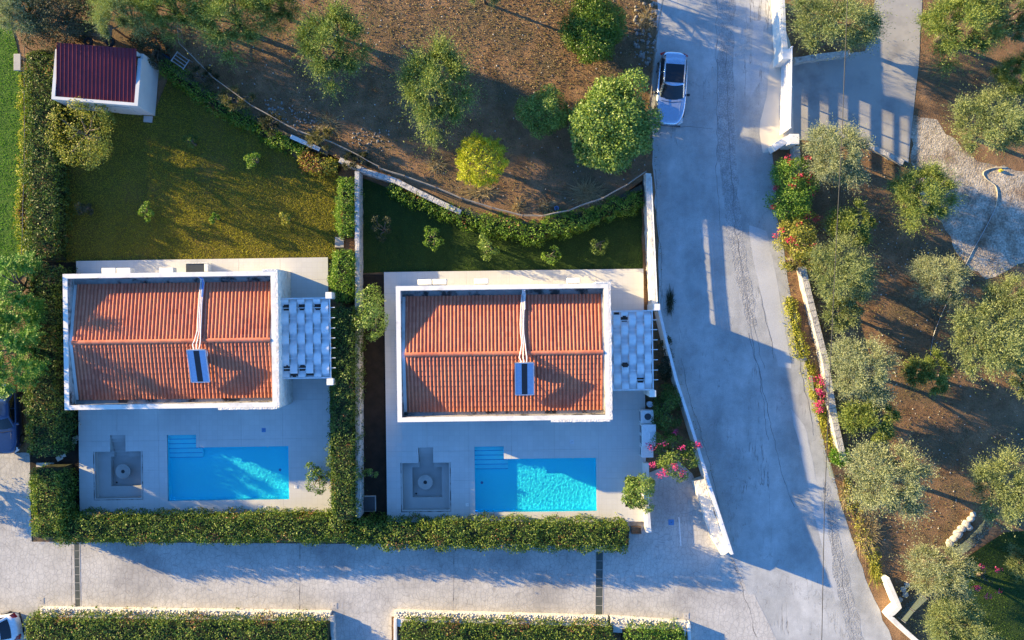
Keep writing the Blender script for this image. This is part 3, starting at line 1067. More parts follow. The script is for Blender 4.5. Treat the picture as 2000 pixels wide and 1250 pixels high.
def collector(px, py, idx, label):
    """thermosiphon panel on a stand, tilted to the south, with lagged pipes over the ridge"""
    zc = 3.75
    loc = P(px, py, zc)
    base = Vector((loc.x, loc.y, 3.0))
    t = thing("solar_collector", label, "solar panel", base, ANG[idx], "solar collectors on the villa roofs")
    w, l = 1.10, 2.06
    tilt = R(20)
    def tp(x, y, z):
        return (x, y * math.cos(tilt) - z * math.sin(tilt), .75 + y * math.sin(tilt) + z * math.cos(tilt))
    def tb(mb, x0, x1, y0, y1, z0, z1):
        vs = [tp(x, y, z) for z in (z0, z1) for x, y in ((x0, y0), (x1, y0), (x1, y1), (x0, y1))]
        return mb.add(vs, [(3, 2, 1, 0), (4, 5, 6, 7), (0, 1, 5, 4), (1, 2, 6, 5), (2, 3, 7, 6), (3, 0, 4, 7)])
    h = l / 2
    mb = MB()
    tb(mb, -w / 2, w / 2, -h, h, -.08, 0)
    mb.build("panel_box", M_DARK, t)
    mb = MB()
    for k in range(2):
        xa = -w / 2 + .05 + k * (w - .1) / 2
        tb(mb, xa + .01, xa + (w - .1) / 2 - .01, -h + .05, h - .05, .003, .016)
    mb.build("absorber_sheet", M_TUBE, t)
    mb = MB()
    for xa, xb in ((-w / 2 + .045, -.17), (.17, w / 2 - .045)):  # bright and dark strips imitate the sky's reflection in one pane
        tb(mb, xa, xb, -h + .045, h - .045, .018, .024).build("bright_sky_band", M_PANEL, t)
        mb = MB()
    tb(mb, -.168, .168, -h + .045, h - .045, .018, .023).build("dark_sky_band", M_GLASSD, t)
    mb = MB()
    for a in ((-w / 2 - .02, -w / 2 + .04, -h, h), (w / 2 - .04, w / 2 + .02, -h, h), (-w / 2 + .04, w / 2 - .04, -h - .02, -h + .04), (-w / 2 + .04, w / 2 - .04, h - .04, h + .02)):
        tb(mb, *a, -.09, .035)
    mb.build("frame", M_ALU, t)
    # hot water cylinder slung below the high edge, between the stand legs
    cyl = MB().tube([(-.48, .70, .62), (-.46, .70, .62), (.46, .70, .62), (.48, .70, .62)], [.16, .21, .21, .16], 14)
    cyl.build("tank", M_ACW, t, smooth=False)
    for x in (-.45, .45):
        MB().tube([(x, .93, .0), (x, .93, 1.0)], .022, 5).build("stand_leg", M_STEELG, t)
        MB().tube([(x, -.90, -.32), (x, -.90, .38)], .022, 5).build("stand_leg", M_STEELG, t)
        MB().tube([(x, .93, .1), (x, -.90, .34)], .018, 5).build("stand_brace", M_STEELG, t)
    # pipes run from the top edge over the ridge and down the north slope to the parapet
    rnd = random.Random(idx)
    for k in range(3):
        dx = -.12 + .11 * k
        p = [(dx * 1.4, 1.0, 1.02), (dx * 2.0 - .05, 1.28, .86), (dx * 1.6 - .04, 1.52, .69)]
        for j in range(1, 7):
            f = j / 6
            p.append((dx * (.7 + .3 * rnd.random()) - .12 * math.sin(f * PI) * (1 if idx else .4) + .03, 1.55 + f * 3.4, .63 - f * .70))
        p.append((dx * .6 + .03, 5.22, .02))
        p.append((dx * .6 + .03, 5.27, .46))
        MB().tube(p, .034, 6).build("lagged_pipe", M_PIPE, t)
    MB().tube([(.08, 4.1, .13), (.08, 4.95, -.04), (.08, 5.2, .0), (.08, 5.25, .50)], .045, 6).build("lagged_pipe", M_PIPEB if idx == 0 else M_PIPE, t)
    return t


collector(387.5, 715, 0, "solar collector on the left villa's roof")
collector(1024.5, 740, 1, "solar collector on the right villa's roof")


def ac_unit(px, py, idx, label, w=.85):
    p = P(px, py, 2.4)
    t = thing("air_conditioner", label, "air conditioner", (p.x, p.y, 1.95), ANG[idx], "wall air conditioners behind the villas")
    MB().rbox(-w / 2, w / 2, -.17, .17, 0, .58, .025).build("casing", M_ACW, t)
    m = MB()
    for k in range(7):
        m.box(-w / 2 + .08, w / 2 - .30, .171, .178, .08 + k * .065, .11 + k * .065)
    m.build("grille", M_DARKGREY, t)
    MB().lathe([(.18, 0), (.19, .01), (.05, .012)], (0, 0, 0), 16).build("fan", M_DARKGREY, t).matrix_local = Matrix.Translation((-.12, .175, .29)) @ Matrix.Rotation(-PI / 2, 4, 'X')
    for x in (-.28, .28):
        MB().box(x - .02, x + .02, -.30, .16, -.04, -.003).build("bracket", M_STEELG, t)


ac_unit(214, 529, 0, "first air conditioner from the hedge end behind the left villa")
ac_unit(243, 529, 0, "second air conditioner from the hedge end behind the left villa")
ac_unit(326, 528.5, 0, "air conditioner nearest the dark topped box behind the left villa")
ac_unit(830, 551, 1, "outermost air conditioner at the strip garden end behind the right villa")
ac_unit(859, 550.5, 1, "air conditioner just beside the outermost one behind the right villa")
ac_unit(940, 549.5, 1, "air conditioner alone at mid wall behind the right villa")
ac_unit(1120, 548, 1, "air conditioner nearest the roadside wall behind the right villa", .78)

# low dark topped box with a white end and a thin rail, on the deck behind the left villa
p = P(385, 523, .9)
t = thing("storage_box", "dark topped storage box with white end behind the left villa", "box", (p.x, p.y, ZD + .003), ANG[0])
MB().rbox(-.68, .42, -.24, .24, .0, .60, .02).build("body", M_DARKGREY, t)
MB().rbox(-.70, .43, -.26, .26, .603, .65, .015).build("lid", M_DARKGREY, t)
MB().rbox(.45, .68, -.25, .25, .0, .68, .02).build("end_panel", M_ACW, t)
MB().tube([(-.68, .29, .0), (-.68, .29, .70), (.66, .29, .70), (.66, .29, .0)], .02, 5).build("rail", M_STEELW, t)

# ------------------------------------------------------------------ decks, pools and seating pits
POOL = [((327, 873, 564, 977), (327, 849.5, 383, 873)), ((927.5, 895.5, 1165, 999.5), (927.5, 872, 984, 895.5))]
PIT = [((186, 882, 276, 973), (215, 850, 245, 882), (210, 894, 268.5, 952), (240, 921)), ((786, 904, 877.5, 996), (817, 874, 846, 904), (804, 915, 862, 974), (830.5, 942))]
PLANTER = (1221, 931, 1252, 990)


def sub_rects(cell, holes):
    x0, x1, y0, y1 = cell
    xs = sorted({x0, x1} | {h for r in holes for h in r[:2] if x0 < h < x1})
    ys = sorted({y0, y1} | {h for r in holes for h in r[2:] if y0 < h < y1})
    ok = {}
    for i in range(len(xs) - 1):
        for j in range(len(ys) - 1):
            cx, cy = (xs[i] + xs[i + 1]) / 2, (ys[j] + ys[j + 1]) / 2
            ok[(i, j)] = not any(r[0] < cx < r[1] and r[2] < cy < r[3] for r in holes)
    return xs, ys, ok


def slab_mesh(cell, holes, z0, z1):
    """slab with rectangular cut-outs; inside joints are welded so no seam shows"""
    xs, ys, ok = sub_rects(cell, holes)
    mb = MB()
    if not any(ok.values()):
        return None
    idx = {}
    def vert(i, j, z):
        k = (i, j, z)
        if k not in idx:
            idx[k] = len(mb.v)
            mb.v.append((xs[i], ys[j], z))
        return idx[k]
    for (i, j), o in ok.items():
        if not o: continue
        mb.f.append((vert(i, j, z1), vert(i + 1, j, z1), vert(i + 1, j + 1, z1), vert(i, j + 1, z1)))
        for di, dj, a, b in ((-1, 0, (i, j + 1), (i, j)), (1, 0, (i + 1, j), (i + 1, j + 1)), (0, -1, (i, j), (i + 1, j)), (0, 1, (i + 1, j + 1), (i, j + 1))):
            if not ok.get((i + di, j + dj), False):
                mb.f.append((vert(*a, z0), vert(*b, z0), vert(*b, z1), vert(*a, z1)))
    return mb


M_POOLT = None


def pool_material():
    m, nt, b = _mat("blue_mosaic")
    co = _coord(nt)
    br = nt.nodes.new("ShaderNodeTexBrick")
    br.offset = 0
    for k, v in (("Scale", 1.0), ("Brick Width", .06), ("Row Height", .06), ("Mortar Size", .004)):
        br.inputs[k].default_value = v
    br.inputs["Color1"].default_value = (.012, .78, .98, 1)
    br.inputs["Color2"].default_value = (.02, .83, .98, 1)
    br.inputs["Mortar"].default_value = (.08, .90, .98, 1)
    nt.links.new(co, br.inputs["Vector"])
    nt.links.new(br.outputs["Color"], b.inputs["Base Color"])
    b.inputs["Roughness"].default_value = .4
    return m


def water_material():
    m, nt, b = _mat("pool_water")
    gl = nt.nodes.new("ShaderNodeBsdfGlass")
    gl.inputs["IOR"].default_value = 1.2
    gl.inputs["Roughness"].default_value = 0.0
    gl.inputs["Color"].default_value = (.97, 1, 1, 1)
    nt.links.new(gl.outputs[0], nt.nodes["Material Output"].inputs[0])
    return m


M_POOLT = pool_material()
M_WATER = water_material()
M_NOSE = plain("blue_step_edge", (.01, .38, .70), .4)
M_POOLS = noisy("pale_pool_step", (.10, .84, .98), (.15, .88, .98), 2, .5)
M_CAP = noisy("pale_pit_lining", (.40, .40, .38), (.48, .475, .45), .8, .8, .15, 40, .004)
JX = [[-7.97, -5.5, -2.9, -.3, 2.3, 4.9, 7.97], [-8.2, -5.6, -3.0, -.3, 2.4, 5.15, 8.2]]
JY = [-8.1, -5.2, -3.35, -.9, 1.7, 4.3, 6.6, 8.1]

for idx in (0, 1):
    fr = FR[idx]
    dx0, dx1, dy0, dy1 = DRECT[idx]
    pm = fr.rect(*POOL[idx][0])
    pn = fr.rect(*POOL[idx][1])
    pn = (pm[0], pn[1], pm[3], pn[3])
    sm = fr.rect(*PIT[idx][0])
    sn = fr.rect(*PIT[idx][1])
    sn = (sn[0], sn[1], sm[3], sn[3])
    si = fr.rect(*PIT[idx][2])
    holes = [pm, pn, sm, sn]
    if idx == 1:
        pl = fr.rect(*PLANTER)
        holes.append(pl)
    side = "left" if idx == 0 else "right"
    deck = thing("terrace", "", "", (fr.o.x, fr.o.y, 0), fr.a)
    deck["kind"] = "structure"
    xs = [dx0] + [x for x in JX[idx][1:-1] if dx0 + .6 < x < dx1 - .6] + [dx1]
    ys = [dy0] + [y for y in JY[1:-1] if dy0 + .5 < y < dy1 - .5] + [dy1]
    gp = .004
    for i in range(len(xs) - 1):
        for j in range(len(ys) - 1):
            m = slab_mesh((xs[i] + gp, xs[i + 1] - gp, ys[j] + gp, ys[j + 1] - gp), holes, .08, ZD)
            if m: m.build("paving_slab", M_DECK, deck)
    # bed under the slabs, seen only in the joints
    m = slab_mesh((dx0 + .03, dx1 - .03, dy0 + .03, dy1 - .03), [(h[0] - .01, h[1] + .01, h[2] - .01, h[3] + .01) for h in holes], -.05, ZD - .03)
    m.build("paving_bed", M_STAINED, deck)
    # pool
    pt_ = thing("swimming_pool", "swimming pool with steps and blue water on the %s villa's terrace" % side, "pool", (fr.o.x, fr.o.y, 0), fr.a, "pools in front of the villas")
    zf = ZD - .80
    mb = MB()
    poly = [(pm[0], pm[2]), (pm[1], pm[2]), (pm[1], pm[3]), (pn[1], pm[3]), (pn[1], pn[3]), (pm[0], pn[3])]
    n = len(poly)
    vs = [(a, b, z) for z in (zf, ZD - .012) for a, b in poly]
    fs = [tuple(range(n))] + [((i + 1) % n, i, n + i, n + (i + 1) % n) for i in range(n)]
    mb.add(vs, fs)
    mb.build("basin", M_POOLT, pt_)
    # thin pale rim of coping inside the slab edge
    wx1 = pn[1] + (0.25)
    for k in range(5):
        yy1 = pn[3] - .002 - k * .30
        x1 = pn[1] - .002 if yy1 - .30 > pm[3] - .05 else wx1
        if yy1 > pm[3] > yy1 - .30: x1 = pn[1] - .002
        MB().box(pm[0] + .002, x1, yy1 - .30 + .002, yy1, zf + .002, ZD - .20 - k * .10).build("step", M_POOLS, pt_)
        MB().box(pm[0] + .004, x1 - .002, yy1 - .30 + .004, yy1 - .255, ZD - .199 - k * .10, ZD - .192 - k * .10).build("added_edge_line", M_NOSE, [c_ for c_ in pt_.children if c_.name.startswith("step")][-1])  # darker strips added to draw the edge lines between treads
    # rippled water surface, an L shaped grid
    mb = MB()
    cs = .042
    nx_, ny_ = int((pm[1] - pm[0]) / cs), int((pn[3] - pm[2]) / cs)
    ids = {}
    def wv_(i, j):
        if (i, j) not in ids:
            x, y = pm[0] + (pm[1] - pm[0]) * i / nx_, pm[2] + (pn[3] - pm[2]) * j / ny_
            ids[(i, j)] = len(mb.v)
            mb.v.append((x, y, ZD - .10 + .0030 * (mnoise.noise(Vector((x * 4.2, y * 4.2, idx * 5))) + .7 * mnoise.noise(Vector((x * 8.5, y * 8.5, 3 + idx))))))
        return ids[(i, j)]
    for i in range(nx_):
        for j in range(ny_):
            x, y = pm[0] + (pm[1] - pm[0]) * (i + .5) / nx_, pm[2] + (pn[3] - pm[2]) * (j + .5) / ny_
            if y > pm[3] and x > pn[1]: continue
            mb.f.append((wv_(i, j), wv_(i + 1, j), wv_(i + 1, j + 1), wv_(i, j + 1)))
    w = mb.build("water", M_WATER, pt_, smooth=True)
    w.cycles.is_caustics_caster = True
    for ch in pt_.children:
        if ch.name.startswith(("basin", "step")): ch.cycles.is_caustics_receiver = True
    for (qx, qy) in ((.35, .30), (.35, .75)):
        MB().lathe([(.08, 0), (.09, .01), (.09, .02), (.03, .025)], (pm[1] - .03 - qx * 4, pm[3] - .02, 0), 12).build("inlet", M_LIDW, pt_).location.z = ZD - .6
    MB().lathe([(.08, .0), (.09, .012), (.05, .02)], (pm[0] + (.42 if idx else 6.9), pm[2] + 1.75, zf + .003), 14).build("drain", M_BLUEPL, pt_)
    # sunken seating pit
    st = thing("seating_pit", "sunken square seating pit with steps on the %s villa's terrace" % side, "seating pit", (fr.o.x, fr.o.y, 0), fr.a, "sunken seating pits beside the pools")
    zb, zfl = ZD - .50, ZD - .92
    sp = [(sm[0], sm[2]), (sm[1], sm[2]), (sm[1], sm[3]), (sn[1], sm[3]), (sn[1], sn[3]), (sn[0], sn[3]), (sn[0], sm[3]), (sm[0], sm[3])]
    n = len(sp)
    mb = MB()
    vs = [(a, b, z) for z in (zfl, ZD - .012) for a, b in sp]
    mb.add(vs, [tuple(range(n))] + [((i + 1) % n, i, n + i, n + (i + 1) % n) for i in range(n)])
    mb.build("lining", M_CAP, st)
    e = .003
    bench = [(sm[0] + e, sm[2] + e), (sm[1] - e, sm[2] + e), (sm[1] - e, sm[3] - e), (sn[1] + .02, sm[3] - e), (sn[1] + .02, si[3]), (si[1], si[3]), (si[1], si[2]), (si[0], si[2]), (si[0], si[3]), (sn[0] + .02, si[3]), (sn[0] + .02, sm[3] - e), (sm[0] + e, sm[3] - e)]
    MB().prism(bench, zfl + .002, zb).build("bench", M_CAP, st)
    ns = 6
    yl = sn[3] - si[3] - .02
    for k in range(ns):
        ya = sn[3] - .003 - k * yl / ns
        MB().box(sn[0] + .021, sn[1] - .003, ya - yl / ns + .001, ya, zfl + .003, ZD - .14 - k * .13).build("step", M_CAP, st)
    for h_, wd in (((sm[0] - .10, sm[1] + .10, sm[2] - .12, sm[3] + .02), .05),):
        mb = MB()
        a0, a1, b0, b1 = h_
        for q in ((a0, a0 + wd, b0, b1), (a1 - wd, a1, b0, b1), (a0 + wd, a1 - wd, b0, b0 + wd)):
            mb.box(*q, ZD + .001, ZD + .012)
        mb.build("edge_trim", M_STAINED, st)
    tc = fr.lo(*PIT[idx][3], zfl + .5)
    wc = fr.wo(*tc)
    tb = thing("round_table", "round concrete table with a dark centre in the %s villa's pit" % side, "table", (wc[0], wc[1], zfl + .003), fr.a, "round tables in the seating pits")
    MB().lathe([(.12, .40), (.46, .40), (.48, .42), (.48, .48), (.46, .50), (.12, .50)], (0, 0, 0), 32, True).build("top", M_CONC, tb)
    MB().lathe([(.17, 0), (.15, .03), (.15, .399)], (0, 0, 0), 16).build("pedestal", M_CONC, tb)
    MB().lathe([(.118, .405), (.118, .47), (.05, .475)], (0, 0, 0), 16).build("dark_disc", M_DARK, tb)  # dark disc filling the hole in the tabletop
    MB().lathe([(.05, 0), (.06, .01), (.02, .02)], (0, 0, 0), 12).build("floor_drain", M_DARK, st).location = (si[0] + .18, si[2] + .16, zfl + .003)

# ------------------------------------------------------------------ pergolas
def pergola(idx, x0, x1, y0, y1, rods, first_under, holes, label, nstrip, post_px):
    z = 2.75
    fr = FR[idx]
    a = fr.lo(x0, y1, z)
    b = fr.lo(x1, y0, z)
    t = thing("pergola", label, "pergola", (fr.o.x, fr.o.y, ZD), fr.a, "pergolas with woven white awnings")
    X0, X1, Y0, Y1 = a[0], b[0], a[1], b[1]
    zl = z - ZD
    for q in ((X0, X1 + .10, Y1 + .02, Y1 + .10), (X0, X1 + .10, Y0 - .10, Y0 - .02)):
        MB().box(*q, zl - .10, zl + .04).build("beam", M_STEELW, t)
    MB().box(X1 + .02, X1 + .08, Y0 - .018, Y1 + .018, zl - .10, zl + .04).build("beam", M_STEELW, t)
    ry = [fr.lo(x0, r, z)[1] for r in rods]
    for r in ry:
        MB().tube([(X0, r, zl), (X1 + .36, r, zl)], .022, 6).build("rod", M_STEELW, t)
    sw = (X1 - X0) / nstrip
    sp = ry[0] - ry[1]
    for k in range(nstrip):
        under = (k + first_under) % 2        # which rods this strip passes below
        mb = MB()
        n = 64
        grid = []
        for i in range(n + 1):
            y = Y1 + (Y0 - Y1) * i / n
            u = (ry[0] - y) / sp             # 0 at the first rod
            c = math.cos(PI * (u + under))   # -1 below a rod, +1 above
            zz = zl - .01 + .12 * (abs(c) ** .7) * (1 if c > 0 else -1)
            bow = .025 * math.sin(PI * (u * .5))
            grid.append((y, zz))
        cut = holes.get(k, [])
        nx = 8
        marked = set()
        for i in range(n):
            for j in range(nx):
                ym_, fx = (grid[i][0] + grid[i + 1][0]) / 2, (j + .5) / nx
                stain = any(abs((ym_ - (ry[r] + off)) / hh) ** 2 + abs((fx - fxc) / fw) ** 4 < 1 for r, off, hh, fxc, fw in cut)
                if stain: marked.add(len(mb.f))
                xa, xb = X0 + (k + j / nx * .92 + .04) * sw, X0 + (k + (j + 1) / nx * .92 + .04) * sw
                dz = lambda f: -.018 * (2 * f - 1) ** 2
                mb.add([(xa, grid[i][0], grid[i][1] + dz(j / nx)), (xb, grid[i][0], grid[i][1] + dz((j + 1) / nx)), (xb, grid[i + 1][0], grid[i + 1][1] + dz((j + 1) / nx)), (xa, grid[i + 1][0], grid[i + 1][1] + dz(j / nx))], [(3, 2, 1, 0)])
        s = mb.build("awning_strip", M_FABRIC, t, smooth=True)
        s.data.materials.append(M_FABSTAIN)
        for fi in marked: s.data.polygons[fi].material_index = 1
        bm = bmesh.new()
        bm.from_mesh(s.data)
        bmesh.ops.remove_doubles(bm, verts=bm.verts, dist=.002)
        bm.to_mesh(s.data)
        bm.free()
    for (qx, qy) in post_px:
        c = fr.lo(qx, qy, z + .1)
        MB().rbox(c[0] - .20, c[0] + .20, c[1] - .20, c[1] + .20, .003, zl + .12, .02).build("post", M_WHITE, t)
    return t


pergola(0, 551, 642, 584, 737, [602, 622, 642, 661.5, 681, 700.5, 720], 1,
        {0: [(0, .05, .20, .62, .5), (6, .0, .17, .6, .5)], 2: [(0, .05, .17, .55, .5), (6, .02, .17, .55, .5)], 4: [(0, .05, .17, .55, .5)], 1: [(6, -.38, .11, .5, .5)], 3: [(6, -.38, .10, .5, .5)]},
        "pergola with woven white awning joining the left villa to the hedge", 6, [(642, 577), (644.5, 746)])
pergola(1, 1184, 1272, 609, 760, [626, 645, 665, 684, 704, 724, 743], 1,
        {2: [(0, .08, .16, .5, .5), (4, -.28, .16, .5, .45)], 4: [(6, .0, .16, .5, .5)], 1: [(0, .42, .07, .5, .4)]},
        "pergola with mouldy woven awning between the right villa and the road", 6, [(1283, 600), (1275, 769)])

# ------------------------------------------------------------------ garden shed with a red sheet roof
SA = R(-4.6)
zt = 2.75
c = P(189, 148, zt)
t = thing("garden_shed", "pale garden shed with maroon sheet roof at the lawn's corner", "shed", (c.x, c.y, .02), SA)
sw, sd = M(168, zt), M(104, zt)
m = MB()
wall_ring(m, -sw / 2, sw / 2, -sd / 2, sd / 2, .15, .0, zt - .25)
m.build("wall", M_SHED, t)
m = MB()
m.box(-sw / 2 - .02, -sw / 2 + .18, -sd / 2 - .02, sd / 2 - .2, zt - .249, zt)
m.box(sw / 2 - .20, sw / 2 + .02, -sd / 2 - .02, sd / 2 - .35, zt - .249, zt)
m.box(-sw / 2 + .18, sw / 2 - .20, -sd / 2 - .02, -sd / 2 + .16, zt - .249, zt)
m.build("parapet", M_SHED, t)
rf = thing_roof = MB()
nrib = 20
xa, xb = -sw / 2 + .19, sw / 2 - .21
ya, yb = -sd / 2 + .17, sd / 2 + .12
rf.add([(xa, ya, zt - .16), (xb, ya, zt - .16), (xb, yb, zt + .30), (xa, yb, zt + .30), (xa, ya, zt - .2), (xb, ya, zt - .2), (xb, yb, zt + .26), (xa, yb, zt + .26)], [(0, 1, 2, 3), (3, 2, 6, 7), (1, 0, 4, 5), (2, 1, 5, 6), (0, 3, 7, 4)])
roof = rf.build("roof", M_METALROOF, t)
for k in range(nrib):
    x0, x1 = xa + (xb - xa) * k / nrib, xa + (xb - xa) * (k + 1) / nrib
    r1 = x0 + .045
    MB().add([(x0, ya, zt - .155), (x0 + .012, ya, zt - .115), (r1 - .012, ya, zt - .115), (r1, ya, zt - .155), (x1, ya, zt - .155),
              (x0, yb, zt + .305), (x0 + .012, yb, zt + .345), (r1 - .012, yb, zt + .345), (r1, yb, zt + .305), (x1, yb, zt + .305)],
             [(0, 1, 6, 5), (1, 2, 7, 6), (2, 3, 8, 7), (3, 4, 9, 8)]).build("roof_panel", M_METALROOF, roof)
m = MB()
m.add([(xa, yb - .35, zt - .25), (xb, yb - .35, zt - .25), (xb, sd / 2, zt - .25), (xa, sd / 2, zt - .25), (xa, yb - .35, zt + .18), (xb, yb - .35, zt + .18), (xb, sd / 2, zt + .22), (xa, sd / 2, zt + .22)], [(0, 1, 5, 4), (2, 3, 7, 6), (1, 2, 6, 5), (3, 0, 4, 7)])
m.build("back_wall", M_SHED, t)
d = MB().rbox(.35, 1.75, -sd / 2 - .035, -sd / 2 - .002, .03, 2.0, .012).build("door", M_SHEDDOOR, t)
MB().tube([(.5, -sd / 2 - .08, 1.0), (.5, -sd / 2 - .036, 1.0), (.5, -sd / 2 - .08, 1.15)], .015, 5).build("handle", M_DARK, d)
MB().rbox(-1.9, -1.1, -sd / 2 - .03, -sd / 2 - .002, 1.0, 1.7, .012).build("window", M_WINGLASS, t)
MB().box(1.9, 2.45, -sd / 2 - .45, -sd / 2 - .05, .0, .08).build("doorstep", M_CONC, t)

# old tyres stacked behind the shed
for (px, py) in ((171, 84), (214, 84)):
    q = P(px, py, 2.6)
    o = MB().lathe([(.13, .0), (.20, -.03), (.28, .0), (.30, .07), (.28, .14), (.20, .17), (.13, .14)], (q.x, q.y + .1, 2.42), 20, True).build("tyre", M_RUBBER, None, smooth=True)
    tag(o, "old tyre lying behind the maroon shed roof, %s of the two" % ("left" if px < 200 else "right"), "tyre", "old tyres behind the shed")
    # timber rack that carries it
q = P(193, 78, 1.2)
t = thing("timber_rack", "timber rack against the back of the shed carrying old tyres", "rack", (q.x, q.y, 0), SA)
MB().box(-1.3, 1.3, -.1, .65, 2.30, 2.36).build("shelf", M_WOOD, t)
for x in (-1.2, 1.2):
    for y in (-.05, .6):
        MB().box(x - .05, x + .05, y - .04, y + .04, 0, 2.298).build("post", M_WOOD, t)

# ------------------------------------------------------------------ walls and fences
def wall_along(mb, path, w, z0, z1, rough=0.0, step=.3, seed=0):
    pth = path_resample([Vector((p[0], p[1], 0)) for p in path], step)
    L_, R_ = ribbon(pth, w)
    n = len(pth)
    vs = []
    def j(x, y, z):
        if not rough: return (x, y, z)
        return (x + rough * mnoise.noise(Vector((x * 3, y * 3, z * 3 + seed))), y + rough * mnoise.noise(Vector((x * 3 + 7, y * 3, z * 3 + seed))), z + rough * .6 * mnoise.noise(Vector((x * 3, y * 3 + 5, seed))))
    levels = [z0] + ([z0 + (z1 - z0) * k / 3 for k in (1, 2)] if rough else []) + [z1]
    m = len(levels)
    for i in range(n):
        for z in levels: vs.append(j(*L_[i], z))
        if rough: vs.append(j(*(((L_[i][0] + R_[i][0]) / 2, (L_[i][1] + R_[i][1]) / 2)), z1 + .01))
        for z in reversed(levels): vs.append(j(*R_[i], z))
    k = 2 * m + (1 if rough else 0)
    fs = []
    for i in range(n - 1):
        for q in range(k - 1):
            fs.append((i * k + q, i * k + q + 1, (i + 1) * k + q + 1, (i + 1) * k + q))
    fs.append(tuple(range(k - 1, -1, -1)))
    fs.append(tuple((n - 1) * k + q for q in range(k)))
    return mb.add(vs, fs)


def a_wall(name, px, w, z1, mat, label, rough=.04, z0=-.05, cat="wall", zpix=None, seed=0):
    zz = z1 if zpix is None else zpix
    p = pts(px, zz)
    t = thing(name, label, cat, (p[0].x, p[0].y, 0))
    wall_along(MB(), p, w, z0, z1, rough, .25, seed) if False else None
    m = MB()
    wall_along(m, p, w, z0, z1, rough, .22, seed)
    m.build("wall_body", mat, t, world=True)
    return t


def coping(t, px, w, z, mat, n, th=.05, gap=.02):
    """separate coping stones along a wall top"""
    p = pts(px, z)
    pth = path_resample([Vector((q.x, q.y, 0)) for q in p], .05)
    N = len(pth) - 1
    for k in range(n):
        a, b = pth[int(N * k / n)], pth[min(N, int(N * (k + 1) / n))]
        d = (b - a).normalized()
        nx = Vector((-d.y, d.x, 0)) * w / 2
        a2, b2 = a + d * gap / 2, b - d * gap / 2
        dz = random.uniform(-.01, .01)
        MB().prism([(a2 + nx)[:2], (a2 - nx)[:2], (b2 - nx)[:2], (b2 + nx)[:2]], z + .002, z + th + dz).build("coping_stone", mat, t, world=True)


# garden wall beside the road, with a slatted screen on top
t = a_wall("garden_wall", [(1266, 338), (1272, 450), (1279, 598)], .34, 1.55, M_WALLROUGH, "white rough stone wall between the shaded lawn and the road", .05, seed=4)
pth = pts([(1270, 345), (1275, 450), (1282, 598)], 2.0)
for k, zz in enumerate((1.64, 1.69, 1.74, 1.79, 1.84)):
    m = MB()
    wall_along(m, [(q.x + .10, q.y) for q in pth], .03, zz, zz + .04, 0, 2)
    m.build("rail", M_STEELW, t, world=True)
rs = path_resample([Vector((q.x + .10, q.y, 0)) for q in pth], 1.05)
for q in rs[::2] if False else rs:
    MB().box(q.x - .02, q.x + .02, q.y - .02, q.y + .02, 1.56, 1.90).build("rail_post", M_STEELW, t, world=True)

# road wall below it: thin railing along the curve
RW = [(1287, 603), (1300, 660), (1322, 745), (1345, 815), (1368, 890), (1385, 945), (1430, 1083)]
t = a_wall("road_wall", RW, .13, 1.72, M_WHITE, "narrow tall white wall curving along the road below the pergola", .008, seed=8)
coping(t, RW, .17, 1.722, M_STEELW, 24, .03, .01)
t = a_wall("stone_bank", [(1365, 938), (1385, 1000), (1402, 1050), (1420, 1080)], .62, .85, M_WALLROUGH, "thick white stone wall at the drive, beside the road railing", .10, seed=2)
t = a_wall("low_wall", [(1262, 905), (1263, 985), (1267, 1040)], .34, .75, M_WHITE, "white low wall between the right terrace and the sloping drive", .015, seed=3)

# curved wall between the gardens and the orchard
CW = [(663, 312), (715, 335), (770, 352), (830, 382), (900, 415), (960, 436), (1040, 447), (1100, 436), (1180, 410), (1254, 372)]
t = a_wall("boundary_wall", CW[:5], .30, 1.05, M_STONE, "pale stone wall curving below the orchard, left of the bend", .05, seed=6)
coping(t, CW[:5], .32, 1.06, M_STONE, 22, .05, .03)
t = a_wall("boundary_wall", [(x, y - 6) for x, y in CW[4:]], .34, .82, M_DARKSTONE, "dark stone wall under the leafy hedge at the garden's bend", .06, seed=16)
t = a_wall("divider_wall", [(697, 335), (697.5, 480), (698, 700), (699, 1012)], .26, 1.5, M_STONE, "straight stone wall between the two villa gardens", .04, seed=7)
# white board left on the wall
q = P(596, 279, .9)
o = MB().rbox(-.98, .98, -.13, .13, .0, .06, .015).build("white_board", M_LIDW, None)
o.location = (q.x, q.y, .86)
o.rotation_euler = (0, R(3), R(-24))
tag(o, "white board lying on the dark bank above the left lawn", "board")
t = a_wall("boundary_wall", [(300, 100), (345, 140), (430, 195), (500, 232), (560, 262), (640, 300)], .35, .78, M_DARKSTONE, "dark overgrown stone bank above the left lawn", .12, seed=9)


def wire_fence(name, px, z, label, cat="fence", r=.018, mat=None, post_step=3.0):
    p = pts(px, z)
    t = thing(name, label, cat, (p[0].x, p[0].y, 0))
    pth = path_resample(p, .4)
    for dz in (0, -.35, -.7):
        MB().tube([(q.x + .03 * mnoise.noise(Vector((q.x, q.y, 1))), q.y + .03 * mnoise.noise(Vector((q.x, q.y, 4))), z + dz + .04 * mnoise.noise(Vector((q.x * .7, q.y * .7, 7)))) for q in pth], r if dz == 0 else .008, 5).build("wire", mat or M_RAIL, t, world=True)
    for q in path_resample(p, post_step):
        MB().tube([(q.x, q.y, -.05), (q.x, q.y, z + .08)], .035, 6).build("post", M_WOOD, t, world=True)
    return t


